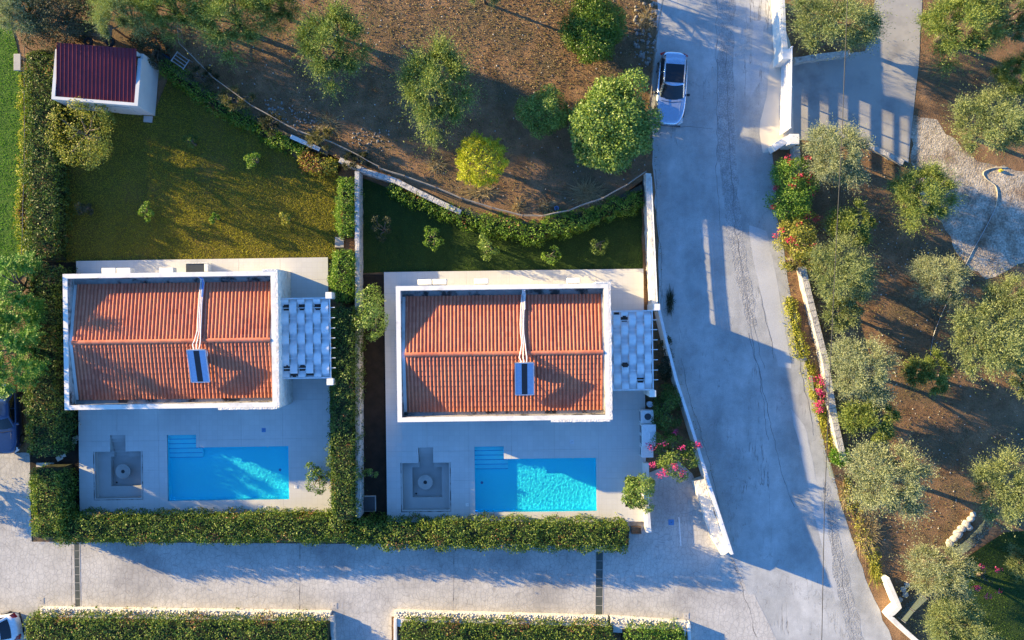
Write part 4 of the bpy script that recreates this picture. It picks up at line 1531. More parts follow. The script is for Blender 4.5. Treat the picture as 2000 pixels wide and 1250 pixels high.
wire_fence("wire_fence", [(740, 328), (790, 343), (850, 365), (900, 386), (960, 405), (1020, 420), (1060, 421), (1110, 410), (1180, 385), (1225, 360), (1262, 334)], 1.3, "wire fence with pale rail along the orchard's lower edge", r=.035)
wire_fence("wire_fence", [(1298, -20), (1285, 60), (1277, 130), (1271, 200), (1268, 300)], 1.3, "wire fence with pale rail between orchard and road", r=.022)
wire_fence("wire_fence", [(345, 30), (350, 85), (415, 150), (490, 205), (580, 255), (650, 278), (740, 325)], 1.1, "wire fence running above the dark bank of the left lawn", r=.03)
wire_fence("wire_fence", [(47, 90), (48, 300), (42, 500)], 1.2, "thin wire fence beside the bright neighbouring grass", r=.02)

# right of the road: low stone wall in two pieces, stone kerb of the driveway
t = a_wall("roadside_wall", [(1556, 285), (1560, 345)], .36, .8, M_STONE, "short stone wall between the gate and the bougainvillea", .05, seed=1)
t = a_wall("roadside_wall", [(1567, 520), (1578, 570), (1597, 645), (1612, 705), (1622, 770), (1632, 830), (1648, 900)], .36, .75, M_STONE, "long low stone wall between the verge and the olive grove", .06, seed=5)
coping(t, [(1567, 520), (1578, 570), (1597, 645), (1612, 705), (1622, 770), (1632, 830), (1648, 900)], .38, .76, M_STONE, 26, .05, .03)
t = a_wall("roadside_wall", [(1733, 1130), (1757, 1186), (1738, 1204), (1765, 1230), (1835, 1292)], .28, .9, M_WHITE, "angled white wall at the road's lower corner", .0, seed=3)
t = a_wall("driveway_kerb", [(1686, 278), (1725, 297), (1765, 318)], .3, .35, M_STONE, "stone kerb along the lower edge of the driveway", .05, seed=3)
t = a_wall("driveway_kerb", [(1553, 118), (1600, 110), (1660, 103)], .35, .6, M_STONE, "stone wall along the upper edge of the driveway", .05, seed=5)
t = a_wall("gate_wall", [(1527, -20), (1530, 60), (1534, 100)], .32, 1.7, M_WHITE, "white wall leading to the driveway gate", .01, seed=2)
t = a_wall("gate_wall", [(1552, 268), (1537, 272), (1512, 288)], .42, 1.2, M_WHITE, "white splayed wall below the driveway gate", .01, seed=3)
for k, (px, py) in enumerate(((1537, 106), (1551, 272))):
    q = P(px, py, 2.0)
    t = thing("gate_pillar", "white gate pillar at the %s end of the gate" % ("upper" if k == 0 else "lower"), "pillar", (q.x, q.y, 0), 0, "pillars of the driveway gate")
    MB().rbox(-.26, .26, -.26, .26, -.05, 1.95, .02).build("shaft", M_WHITE, t)
    MB().rbox(-.31, .31, -.31, .31, 1.953, 2.05, .03).build("cap", M_WHITE, t)

# sliding gate: horizontal tubes in a steel frame
a, b = P(1527, 112, .1), P(1524, 262, .1)
t = thing("driveway_gate", "white steel gate of long horizontal bars across the driveway", "gate", ((a.x + b.x) / 2, (a.y + b.y) / 2, 0), math.atan2(b.y - a.y, b.x - a.x))
gl = (b - a).length
for z0, z1 in ((.06, .33), (.45, .63), (.78, .93), (1.09, 1.27), (1.45, 1.64), (1.82, 1.93), (2.07, 2.22)):
    MB().box(-gl / 2 + .06, gl / 2 - .06, -.02, .02, z0, z1).build("bar", M_STEELW, t)
for k in range(7):
    x = -gl / 2 + gl * k / 6
    wv = .06 if k in (0, 3, 6) else .03
    MB().box(x - wv / 2, x + wv / 2, -.045 if wv > .04 else -.035, .045 if wv > .04 else -.021, .06, 2.26).build("upright", M_STEELW, t)

# pebble topped walls with pale ledge slabs along the lane
def pebble_wall(pa, pb, label, nslab, z=.55, skip=()):
    A, B = P(*pa, z), P(*pb, z)
    L = (B - A).length
    ang = math.atan2(B.y - A.y, B.x - A.x)
    t = thing("pebble_wall", label, "wall", (A.x, A.y, 0), ang, "pebble topped walls along the lane")
    MB().box(0, L, -.58, 0, -.03, z - .07).build("wall_body", M_WALLROUGH, t)
    bv, bf = ico()
    ps = []
    n = int(L * 75)
    for i in range(n):
        x, y = RNG.uniform(.03, L - .03), RNG.uniform(-.36, .0)
        r = RNG.uniform(.035, .075)
        a_ = RNG.uniform(0, 6.28)
        k, s = math.cos(a_), math.sin(a_)
        v = bv * np.array([r * 1.25, r * .8, r * .65]) @ np.array([[k, s, 0], [-s, k, 0], [0, 0, 1]]) + np.array([x, y, z - .07 + RNG.uniform(.0, .05)])
        ps.append((v, bf))
    V_, F_ = join(ps)
    o = link("pebbles", np_mesh("pebbles", V_, F_, M_PEBBLE, True), None, t)
    o["kind"] = "stuff"
    for k in range(nslab):
        x0, x1 = L * k / nslab + .05, L * (k + 1) / nslab - .06
        if k in skip: continue
        s = .18
        MB().prism([(x0 + s, -.42), (x0, -.92), (x1 - .02, -.92), (x1 + s - .1, -.42)], z - .068, z - .01).build("ledge_slab", M_WHITE, t)
    return t


pebble_wall((78, 1189), (645, 1197), "long pebble topped wall along the lane below the left villa", 17)
pebble_wall((770, 1195), (1188, 1206), "long pebble topped wall along the lane below the right villa", 12)
pebble_wall((1193, 1206), (1342, 1216), "short pebble topped wall at the road end of the lane", 4)
t = a_wall("lane_wall", [(648, 1203), (651, 1290)], .2, .6, M_STONE, "stone wall end beside the lane's first side entrance", .04, seed=3)
t = a_wall("lane_wall", [(772, 1208), (772, 1290)], .2, .6, M_WHITE, "white wall end on the far side of the lane's first side entrance", .02, seed=3)
t = a_wall("lane_wall", [(1345, 1218), (1349, 1290)], .2, .6, M_WHITE, "white wall end at the lane's road corner", .02, seed=3)

# ------------------------------------------------------------------ hedges
def hedge_surface(path, w, h, dens, seed, zbase=.0, round_=.35, lump=.16):
    """points and outward normals on a lumpy clipped hedge along a path"""
    pth = path_resample([Vector((p[0], p[1], 0)) for p in path], .2)
    q = np.array([[p.x, p.y] for p in pth])
    seg = np.diff(q, axis=0)
    ln = np.linalg.norm(seg, axis=1)
    cum = np.concatenate([[0], np.cumsum(ln)])
    Ltot = cum[-1]
    per = 2 * h + w
    n = int((Ltot + .8 * w) * per * dens)
    s = RNG.uniform(0, Ltot, n)
    i = np.clip(np.searchsorted(cum, s) - 1, 0, len(ln) - 1)
    f = (s - cum[i]) / np.maximum(ln[i], 1e-6)
    c = q[i] + seg[i] * f[:, None]
    # smoothed tangent
    tan = np.gradient(q, axis=0)
    td = unit(tan[i])
    side = np.stack([-td[:, 1], td[:, 0]], 1)
    u = RNG.uniform(0, per, n)
    lat = np.where(u < h, -w / 2, np.where(u < h + w, u - h - w / 2, w / 2))
    z = np.where(u < h, u, np.where(u < h + w, h, per - u))
    nl = np.where(u < h, -1.0, np.where(u < h + w, 0.0, 1.0))
    nz = np.where((u >= h) & (u < h + w), 1.0, 0.0)
    # rounded shoulders
    ed = np.clip((np.abs(lat) - (w / 2 - round_)) / round_, 0, 1)
    zt = np.clip((z - (h - round_)) / round_, 0, 1)
    on_top = nz > .5
    z = np.where(on_top, z - round_ * .8 * ed ** 2, z)
    lat = np.where(~on_top, lat - np.sign(lat) * round_ * .8 * zt ** 2, lat)
    nl = np.where(on_top, np.sign(lat) * ed * .8, nl)
    nz = np.where(on_top, 1 - .4 * ed, zt * .7)
    # end caps: pull ends in
    e0 = np.clip(1 - s / .5, 0, 1)
    e1 = np.clip(1 - (Ltot - s) / .5, 0, 1)
    ee = np.maximum(e0, e1)
    lat = lat * (1 - .45 * ee ** 2)
    z = z * (1 - .15 * ee ** 2)
    ne = (e1 - e0)
    pos = np.stack([c[:, 0] + side[:, 0] * lat, c[:, 1] + side[:, 1] * lat, z + zbase], 1)
    nrm = np.stack([side[:, 0] * nl + td[:, 0] * ne, side[:, 1] * nl + td[:, 1] * ne, nz], 1)
    nrm = unit(nrm + 1e-6)
    d = lump * 1.35 * (vnoise(pos, .7, seed + 8) * .6 + vnoise(pos, 1.7, seed) * .7 + vnoise(pos, 4.2, seed + 3) * .75) + RNG.uniform(-.20, .10, n)
    pos = pos + nrm * d[:, None]
    pos[:, 2] = np.maximum(pos[:, 2], .03)
    return pos, nrm


def leaf_cloud(pos, nrm, L, W, spread=.9):
    n = len(pos)
    nn = unit(nrm + spread * rand_dir(n) * .8)
    ax = unit(np.cross(nn, rand_dir(n)) + .35 * nrm + np.array([0, 0, .1]))
    return leaves(pos, ax, nn, RNG.uniform(.7, 1.35, n) * L, RNG.uniform(.7, 1.3, n) * W)


HG = "clipped hedges around the villa gardens"


def hedge(px, w, h, label, mat, dens=230, leaf=.115, red=0.0, seed=0, lump=.14, zpix=None, group=HG, stray=.02):
    zz = h if zpix is None else zpix
    p = pts(px, zz)
    t = thing("hedge", label, "hedge", (p[0].x, p[0].y, 0), 0, group)
    org = np.array([p[0].x, p[0].y, 0])
    pos, nrm = hedge_surface(p, w, h, dens, seed, lump=lump)
    k = RNG.uniform(size=len(pos)) < stray
    pos[k] += nrm[k] * RNG.uniform(.05, .28, (k.sum(), 1))
    gap_ = (vnoise(pos, 1.25, seed + 40) + .5 * vnoise(pos, 3.1, seed + 41)) < -.62
    gap_ &= RNG.uniform(size=len(pos)) < .75
    pos, nrm = pos[~gap_], nrm[~gap_]
    if red:
        msk = vnoise(pos, .9, seed + 20) + .35 * RNG.standard_normal(len(pos)) > (1.15 - red)
    else:
        msk = np.zeros(len(pos), bool)
    V_, F_ = leaf_cloud(pos[~msk], nrm[~msk], leaf, leaf * .55)
    o = link("foliage", np_mesh("foliage", V_ - org, F_, mat), None, t)
    if msk.any():
        V_, F_ = leaf_cloud(pos[msk], nrm[msk], leaf * .95, leaf * .5)
        link("red_tips", np_mesh("red_tips", V_ - org, F_, L_REDTIP), None, t)["kind"] = "stuff"
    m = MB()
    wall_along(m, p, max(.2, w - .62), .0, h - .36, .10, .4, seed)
    m.build("dark_core", M_CORE, t, world=True)  # solid filler that shows as dark shade between the leaves
    return t


hedge([(80, 95), (79, 300), (80, 505)], 2.05, 1.75, "wide reddish hedge between the left lawn and the bright neighbouring grass", L_HEDGED, 230, .12, .16, 1, .2)
hedge([(80, 520), (82, 700), (80, 893)], 2.0, 2.5, "tall dark hedge between the left villa and the blue car", L_HEDGED, 230, .12, .08, 21, .2)
hedge([(86, 918), (88, 990), (92, 1052)], 1.95, 2.2, "short hedge end at the lane corner below the stepping stones", L_HEDGE, 240, .115, .06, 2, .16)
hedge([(98, 1035), (350, 1034), (560, 1033), (676, 1033)], 1.66, 1.9, "hedge between the left pool terrace and the lane", L_HEDGE, 260, .115, .30, 3, .16)
hedge([(672, 600), (670, 700), (668, 830), (670, 1018)], 1.55, 2.5, "tall dark hedge between the left pool and the strip garden", L_HEDGED, 230, .115, .08, 4, .18)
hedge([(672, 485), (668, 540), (668, 590)], 1.35, 1.9, "bright leafy hedge beside the left pergola", L_HEDGEG, 260, .11, .0, 5, .18)
hedge([(676, 345), (676, 400), (675, 462)], 1.15, 1.6, "bright hedge at the end of the left lawn, beside the stone wall", L_HEDGEG, 270, .11, .0, 6, .15)
hedge([(668, 1040), (760, 1045), (850, 1047)], 1.6, 1.75, "looser reddish hedge joining the two pool hedges", L_HEDGE, 230, .12, .42, 7, .22)
hedge([(838, 1046), (1000, 1048), (1130, 1050), (1230, 1051)], 1.72, 1.95, "hedge between the right pool terrace and the lane", L_HEDGE, 260, .115, .28, 8, .16)
hedge([(45, 1236), (120, 1236), (350, 1240), (638, 1243)], 1.9, 1.5, "hedge behind the pebble wall below the left villa", L_HEDGE, 220, .12, .42, 9, .16)
hedge([(782, 1244), (1000, 1250), (1198, 1253)], 1.9, 1.5, "hedge behind the pebble wall below the right villa", L_HEDGE, 220, .12, .42, 10, .16)
hedge([(1218, 1256), (1340, 1258)], 1.8, 1.45, "short hedge by the road end of the lane", L_HEDGEG, 200, .12, .0, 11, .14)
CH = "leafy hedges along the orchard boundary"
hedge([(312, 122), (380, 172), (440, 214), (505, 246)], 1.05, 1.05, "low shaded hedge along the bank of the left lawn", L_HEDGEG, 200, .12, .05, 12, .2, group=CH)
hedge([(508, 256), (560, 280), (592, 292)], .9, 1.05, "low green hedge beside the white board", L_HEDGEG, 200, .12, .0, 13, .2, group=CH)
hedge([(580, 308), (615, 315), (658, 326)], .9, 1.1, "orange tipped hedge at the corner of the left lawn", L_GOLD, 220, .13, .75, 14, .22, group=CH)
hedge([(762, 363), (800, 383), (850, 405), (900, 424), (945, 434)], .75, 1.1, "patchy hedge hanging over the curved garden wall", L_HEDGEG, 170, .12, .18, 15, .25, group=CH)
hedge([(940, 434), (1000, 446), (1064, 454)], 1.15, 1.35, "leafy hedge at the bend of the curved garden wall", L_HEDGEG, 210, .12, .08, 16, .22, group=CH)
hedge([(1062, 446), (1110, 434), (1175, 414)], 1.3, 1.35, "dense bright hedge right of the wall's bend", L_HEDGEG, 230, .12, .0, 17, .18, group=CH)
hedge([(1178, 412), (1215, 400), (1254, 382)], 1.1, 1.25, "bright hedge ending at the white roadside wall", L_HEDGEG, 230, .12, .0, 18, .18, group=CH)
hedge([(1543, 580), (1555, 640), (1570, 700)], .75, .55, "yellow green verge hedge beside the road", L_VERGE, 220, .12, .0, 19, .18, zpix=.5, group="verge plants")
hedge([(1578, 705), (1586, 740), (1600, 800), (1618, 850), (1634, 890)], .5, .4, "low patchy verge planting below the pink bougainvillea", L_VERGE, 150, .11, .1, 22, .2, zpix=.4, group="verge plants")
hedge([(1655, 930), (1672, 1000), (1700, 1080), (1728, 1140)], .7, .4, "dry green verge strip down to the angled white wall", L_GOLD, 130, .11, .15, 23, .22, zpix=.4, group="verge plants")
hedge([(45, 140), (45, 300), (35, 420), (55, 520)], .55, .5, "yellowing strip of creepers between bright grass and tall hedge", L_VERGE, 150, .11, .35, 20, .2, zpix=.4, group="verge plants")

# ------------------------------------------------------------------ trees
def limb_path(a, b, r):
    a, b = np.array(a), np.array(b)
    m1 = a + (b - a) * .35 + np.array([0, 0, .15]) + RNG.normal(0, .06, 3)
    m2 = a + (b - a) * .7 + np.array([0, 0, .10]) + RNG.normal(0, .06, 3)
    return [tuple(a), tuple(m1), tuple(m2), tuple(b)], [r, r * .75, r * .5, r * .22]


def tree_meshes(kind, rx, ry, rz, hc, nclump, mat, seed, dens=1.0):
    """trunk mesh and crown mesh of one tree, base at the origin"""
    global RNG
    keep, RNG = RNG, np.random.default_rng(seed)
    # uneven crown: clump centres through an ellipsoid shell, some pushed out, some missing
    d = rand_dir(nclump * 2, -.45 if kind in ('olive', 'feather') else -.85)
    rad = np.clip(RNG.normal(.72, .18, len(d)), .25, 1.02)
    lob = 1 + (.46 if kind == 'olive' else .20) * vnoise(d * 2.2, 1.0, seed)
    cen = d * (rad * lob)[:, None]
    # keep centres apart
    ok = []
    mind = 1.55 / nclump ** .42
    for i in range(len(cen)):
        if len(ok) >= nclump: break
        if all(np.linalg.norm(cen[i] - cen[j]) > mind for j in ok): ok.append(i)
    cen = cen[ok]
    sc = np.array([rx, ry, rz])
    cen = cen * {'olive': .80, 'feather': .9, 'round': 1.0}.get(kind, .82)
    C = cen * sc + np.array([0, 0, hc])
    out = unit(cen * np.array([1, 1, 1.2]) + 1e-6)
    trunk = MB()
    rt = .05 + .045 * max(rx, ry)
    zb = max(.25, hc - rz * .75)
    lean = RNG.normal(0, .12, 2)
    trunk.tube([(0, 0, -.08), (lean[0] * .4, lean[1] * .4, zb * .5), (lean[0], lean[1], zb)], [rt * 1.5, rt * 1.05, rt * .9], 8)
    k = min(len(C), 11)
    for c in C[:k]:
        p_, r_ = limb_path((lean[0], lean[1], zb * .9), c, rt * .6)
        trunk.tube(p_, r_, 5)
    parts = []
    if kind == 'olive':
        ns = int(125 * dens)
        for c, o in zip(C, out):
            rc = RNG.uniform(.65, 1.35) * (rx + ry) / 2 * .33
            dr = unit(rand_dir(ns) + .9 * o + np.array([0, 0, .45]))
            st = c + dr * rc * RNG.uniform(.0, .55, (ns, 1))
            ln = rc * np.where(RNG.uniform(size=ns) < .12, RNG.uniform(1.1, 1.7, ns), RNG.uniform(.4, .95, ns))
            nl = 9
            f = np.tile(np.linspace(.1, 1, nl), ns)
            di = np.repeat(dr, nl, 0)
            bend = np.repeat(RNG.normal(0, .25, (ns, 3)), nl, 0) * (f ** 2)[:, None]
            pos = np.repeat(st, nl, 0) + (di + bend) * (f * np.repeat(ln, nl))[:, None]
            sd = unit(np.cross(di, rand_dir(len(di))))
            ax = unit(di * .9 + sd * .8)
            nn = unit(np.cross(ax, rand_dir(len(di))) + np.array([0, 0, .5]))
            parts.append(leaves(pos, ax, nn, RNG.uniform(.08, .145, len(pos)), RNG.uniform(.024, .040, len(pos))))
    elif kind == 'feather':
        ns = int(42 * dens)
        for c, o in zip(C, out):
            rc = RNG.uniform(.8, 1.2) * (rx + ry) / 2 * .42
            dr = unit(rand_dir(ns) + .8 * o + np.array([0, 0, .1]))
            ln = rc * RNG.uniform(.6, 1.1, ns)
            nl = 14
            f = np.tile(np.linspace(.15, 1, nl), ns)
            di = np.repeat(dr, nl, 0)
            pos = c + di * (f * np.repeat(ln, nl))[:, None] + np.array([0, 0, -.18]) * (f ** 2)[:, None]
            sd = unit(np.cross(di, np.array([0, 0, 1.0]) + .2 * rand_dir(len(di))))
            ax = unit(di * .6 + sd * np.where(np.arange(len(di)) % 2, 1, -1)[:, None])
            nn = unit(np.array([0, 0, 1.0]) + .5 * rand_dir(len(di)))
            parts.append(leaves(pos, ax, nn, RNG.uniform(.16, .26, len(pos)) * (1.1 - f * .5), RNG.uniform(.05, .08, len(pos))))
    elif kind == 'round':                       # dense small leaved dome
        n = int(nclump * 230 * dens)
        dr = rand_dir(n, -.5)
        rr = 1 + .16 * vnoise(dr * 3.0, 1, seed) + .26 * vnoise(dr * 6.0, 1, seed + 4) - np.abs(RNG.normal(0, .10, n))
        pos = dr * rr[:, None] * sc + np.array([0, 0, hc])
        ax = unit(.6 * dr + 1.1 * rand_dir(n) + np.array([0, 0, .2]))
        nn = unit(np.cross(ax, rand_dir(n)))
        parts.append(leaves(pos, ax, nn, RNG.uniform(.09, .19, n), RNG.uniform(.03, .06, n)))
    else:                                       # broad leaves in rosettes on each clump
        big = kind == 'loquat'
        for c, o in zip(C, out):
            rc = RNG.uniform(.75, 1.25) * (rx + ry) / 2 * (.30 if big else .34)
            n = int((330 if big else 330) * dens * max(.6, min(2.0, rc / .5)))
            dr = unit(rand_dir(n) + .75 * o)
            rr = rc * (1 - np.abs(RNG.normal(0, .28, n))) * (1 + .25 * vnoise(dr * 3, 1, c[0]))
            pos = c + dr * rr[:, None]
            nn = unit(dr + .7 * rand_dir(n) + np.array([0, 0, .3]))
            ax = unit(np.cross(nn, rand_dir(n)) + .45 * dr)
            L0 = .165 if big else .115
            parts.append(leaves(pos, ax, nn, RNG.uniform(.7, 1.3, n) * L0, RNG.uniform(.7, 1.3, n) * L0 * .48))
    V_, F_ = join(parts)
    V_[:, 2] = np.maximum(V_[:, 2], .04)
    tm = bpy.data.meshes.new("trunk")
    tm.from_pydata(trunk.v, [], trunk.f)
    tm.polygons.foreach_set("use_smooth", [True] * len(tm.polygons))
    tm.materials.append(M_BARK)
    cm = np_mesh("crown", V_, F_, mat)
    RNG = keep
    return tm, cm


def put_tree(name, meshes, px, py, hc, s, label, cat="tree", rz=0.0, group=None):
    p = P(px, py, hc * (s[2] if isinstance(s, tuple) else s))
    t = thing(name, label, cat, (p.x, p.y, 0), rz, group)
    t.scale = s if isinstance(s, tuple) else (s, s, s)
    link("trunk", meshes[0], None, t)
    link("crown", meshes[1], None, t)
    return t


# shared olive forms: radius about 2 m, crown centre at 2.5 m
OL = [tree_meshes('olive', 2.0, 2.0, 1.55, 2.5, 36, m, 30 + i, 1.2) for i, m in enumerate((L_OLIVE, L_OLIVED, L_OLIVES, L_OLIVE, L_OLIVES))]
OLS = [tree_meshes('olive', 1.15, 1.15, .95, 1.35, 20, m, 50 + i, 1.1) for i, m in enumerate((L_OLIVED, L_OLIVE))]
GG = "olive trees of the grove beside the road"
GO = "trees of the orchard above the villas"
olives = [
    # px, py, r px, squash y, form, height factor, label
    (1628, 45, 96, .80, 0, 1.0, "big silvery olive beside the gate, under the power cable"),
    (1875, 50, 92, .85, 1, 1.15, "dense olive tree at the top of the picture right of the driveway"),
    (1975, 25, 70, 1.0, 3, 1.15, "olive tree in the very top right corner"),
    (1985, 150, 55, 1.0, 1, 1.05, "olive at the right edge above the wide green one"),
    (1928, 245, 80, .95, 0, 1.15, "wide green olive right of the driveway, above the yellow hose tap"),
    (1632, 300, 66, 1.05, 2, 1.05, "grey olive between the bougainvillea and the driveway kerb"),
    (1802, 377, 78, .88, 1, 1.0, "round green olive at the dirt track's near edge"),
    (1640, 530, 68, 1.10, 0, 1.05, "olive beside the wall, under the long cable, mid grove"),
    (1832, 545, 58, .98, 2, .95, "pale olive at the foot of the dirt track"),
    (1930, 665, 84, 1.15, 0, 1.1, "largest olive of the grove near the right edge"),
    (1972, 590, 62, .9, 0, 1.1, "olive behind the largest grove olive, toward the track"),
    (1680, 718, 68, 1.08, 2, 1.1, "silvery olive beside the wall above the small round one"),
    (1732, 930, 84, 1.0, 2, 1.15, "big silvery olive between the wall and the bare brown ground"),
    (1962, 958, 76, 1.1, 0, 1.15, "olive at the right edge above the corner grass"),
    (1832, 1113, 68, .95, 2, 1.0, "pale olive beside the boulders and glass fence"),
    (1862, 1222, 80, .75, 3, 1.0, "olive at the bottom edge in the corner grass"),
]
for px, py, r, sq, form, hf, lab in olives:
    s = M(r) / 2.0 * .79
    sz = hf * min(1.05, .35 + .6 * s)
    p = P(px, py, 2.5 * sz)
    t = thing("olive_tree", lab, "tree", (p.x, p.y, 0), 0, GG)
    t.scale = (s, s * sq, sz)
    link("trunk", OL[form][0], None, t)
    link("crown", OL[form][1], None, t)
for px, py, r, sq, form, hf, lab in (
        (1660, 440, 38, 1.0, 0, 1.0, "small green olive bush between bougainvillea and dark soil"),
        (1650, 608, 36, .95, 1, 1.0, "small olive bush just below the mid grove olive"),
        (1698, 818, 45, .9, 0, 1.1, "small feathery olive bush above the big silvery olive"),
        (1812, 730, 37, 1.0, 0, 1.0, "lone small round olive bush on the open brown ground"),
        (2005, 735, 28, 1.2, 1, 1.0, "olive bush cut by the right edge, lower than the largest olive"),
        (2002, 1095, 30, .9, 1, 1.0, "olive bush cut by the right edge in the corner grass")):
    s = M(r) / 1.15
    p = P(px, py, 1.35 * hf)
    t = thing("olive_bush", lab, "bush", (p.x, p.y, 0), 0, GG)
    t.scale = (s, s * sq, hf)
    link("trunk", OLS[form][0], None, t)
    link("crown", OLS[form][1], None, t)
for px, py, r, sq, form, hf, lab in (
        (655, 85, 74, 1.0, 1, 1.2, "half shaded olive tree at the top of the orchard"),
        (855, 166, 74, 1.2, 1, 1.15, "lone olive tree in the middle of the orchard"),
        (455, 35, 84, .75, 1, 1.15, "dark shaded olive in the orchard, nearest the shed's right"),
        (548, 12, 46, .8, 1, 1.0, "dark olive at the top edge between two larger olives"),
        (240, 30, 56, .95, 0, 1.35, "tall olive right behind the shed's maroon roof"),
        (335, 15, 65, .7, 1, 1.2, "dark olive at the top edge right of the shed"),
        (945, -22, 40, .9, 0, 1.0, "olive just showing at the top edge above the orchard's open soil"),
        (1110, -95, 85, .8, 1, 1.25, "olive beyond the top edge above the dark citrus tree"),
        (40, 20, 55, .8, 2, 1.0, "pale olive in the top left corner")):
    s = M(r) / 2.0 * .92
    sz = hf * 1.0
    p = P(px, py, 2.5 * sz)
    t = thing("olive_tree", lab, "tree", (p.x, p.y, 0), 0, GO)
    t.scale = (s, s * sq, sz)
    link("trunk", OL[form][0], None, t)
    link("crown", OL[form][1], None, t)


def own_tree(name, kind, px, py, rx, ry, rz, hc, ncl, mat, seed, label, cat="tree", group=None, dens=1.0):
    ms = tree_meshes(kind, M(rx, hc), M(ry, hc), rz, hc, ncl, mat, seed, dens)
    p = P(px, py, hc)
    t = thing(name, label, cat, (p.x, p.y, 0), 0, group)
    link("trunk", ms[0], None, t)
    link("crown", ms[1], None, t)
    return t


t = own_tree("citrus_tree", 'citrus', 1160, 58, 58, 60, 1.25, 1.6, 80, L_CITRUS, 101, "dark round citrus tree at the top of the orchard by the road", group=GO)
own_tree("loquat_tree", 'loquat', 1195, 243, 82, 94, 1.9, 2.4, 95, L_LOQUAT, 102, "largest orchard tree, pale leathery rosettes, beside the parked car", group=GO)
own_tree("citrus_tree", 'citrus', 1063, 217, 50, 47, 1.2, 1.8, 40, L_LOQUAT, 103, "small citrus tree with some yellow leaves beside the largest orchard tree", group=GO)
own_tree("ornamental_conifer", 'round', 940, 315, 45, 46, 1.35, 1.7, 46, L_YELLOW, 104, "round yellow green bush tree near the curved wall", group=GO)
own_tree("garden_tree", 'citrus', 160, 256, 64, 72, 1.0, 2.3, 24, L_GOLD, 105, "sparse golden green tree in front of the shed", dens=.6)
own_tree("scrub_tree", 'citrus', 120, 35, 92, 66, 1.5, 2.4, 40, L_SHADE, 106, "dark dense tree behind the hedge end beside the shed", group=GO)
own_tree("scrub_tree", 'citrus', 300, 90, 40, 45, 1.0, 1.5, 16, L_SHADE, 116, "dark scrub right beside the shed's back corner", group=GO)
for k_, (px, py, rx_, ry_, lb_) in enumerate(((395, 152, 34, 24, "dark scrub on the bank beside the dumped metal rack"), (455, 192, 36, 22, "dark scrub midway along the bank above the left lawn"),
        (528, 238, 32, 18, "dark scrub at the grey rubble on the bank"), (628, 268, 30, 20, "dark scrub behind the white board"), (700, 312, 30, 14, "dry dark scrub above the start of the pale curved wall"))):
    own_tree("bank_scrub", 'olive', px, py, rx_, ry_, .5, .7, 12, L_SHADE if k_ % 2 == 0 else L_WEED, 300 + k_, lb_, "scrub", "scrub on the bank below the orchard", .35)
own_tree("feathery_tree", 'feather', 18, 560, 58, 72, 1.9, 3.4, 26, L_MIMOSA, 107, "feathery bright green tree at the left edge above the blue car", group="feathery trees by the left edge")
own_tree("feathery_tree", 'feather', 18, 690, 66, 78, 2.0, 3.6, 28, L_MIMOSA, 108, "feathery green tree overhanging the blue car's tail", group="feathery trees by the left edge")
own_tree("feathery_tree", 'feather', -135, 805, 62, 70, 1.9, 3.6, 26, L_MIMOSA, 118, "feathery tree beyond the left edge, level with the blue car", group="feathery trees by the left edge")
own_tree("feathery_tree", 'feather', -110, 940, 55, 60, .7, 1.3, 16, L_MIMOSA, 119, "feathery tree beyond the left edge, level with the hedge corner", group="feathery trees by the left edge")
own_tree("small_tree", 'citrus', 725, 610, 40, 58, 1.0, 2.5, 20, L_LOQUAT, 109, "small leafy tree leaning over the wall by the left pergola", dens=.7)
own_tree("shrub", 'citrus', 620, 936, 30, 30, .8, 1.3, 12, L_CITRUS, 110, "shrub leaning out of the hedge over the left pool terrace", "shrub", dens=.8)
own_tree("terrace_tree", 'citrus', 1250, 963, 33, 34, 1.0, 1.7, 24, L_LOQUAT, 111, "small round citrus tree in the right terrace's planting square", dens=1.1)
# saplings on the lawns
SG = "young saplings planted on the lawns"
for px, py, r, mt, lab in (
        (373, 277, 14, L_HEDGED, "dark sapling on the left lawn nearest the bank hedge"),
        (494, 311, 20, L_HEDGEG, "tallest green sapling on the left lawn"),
        (286, 413, 17, L_HEDGEG, "bright sapling on the left lawn in the shade of the tall hedge"),
        (418, 426, 10, L_HEDGEG, "tiny sapling in the sunlit middle of the left lawn"),
        (557, 428, 12, L_GOLD, "yellowish sapling on the left lawn near the bright hedge"),
        (166, 407, 15, L_SHADE, "dark sapling beside the tall hedge of the left lawn"),
        (747, 443, 24, L_SHADE, "dark bushy sapling nearest the dividing wall on the shaded lawn"),
        (847, 464, 22, L_HEDGEG, "green sapling second from the dividing wall on the shaded lawn"),
        (952, 478, 28, L_LOQUAT, "pale sunlit sapling on the sunlit streak of the shaded lawn"),
        (1076, 497, 22, L_HEDGEG, "green sapling on the shaded lawn below the dense bright hedge"),
        (1168, 478, 22, L_HEDGED, "dim sapling on the shaded lawn nearest the white wall"),
        (722, 928, 20, L_LOQUAT, "pale shrub in the dark strip garden")):
    own_tree("sapling", 'citrus', px, py, r, r * 1.05, .55, .95, 7, mt, int(px + py), lab, "sapling", SG, .55)


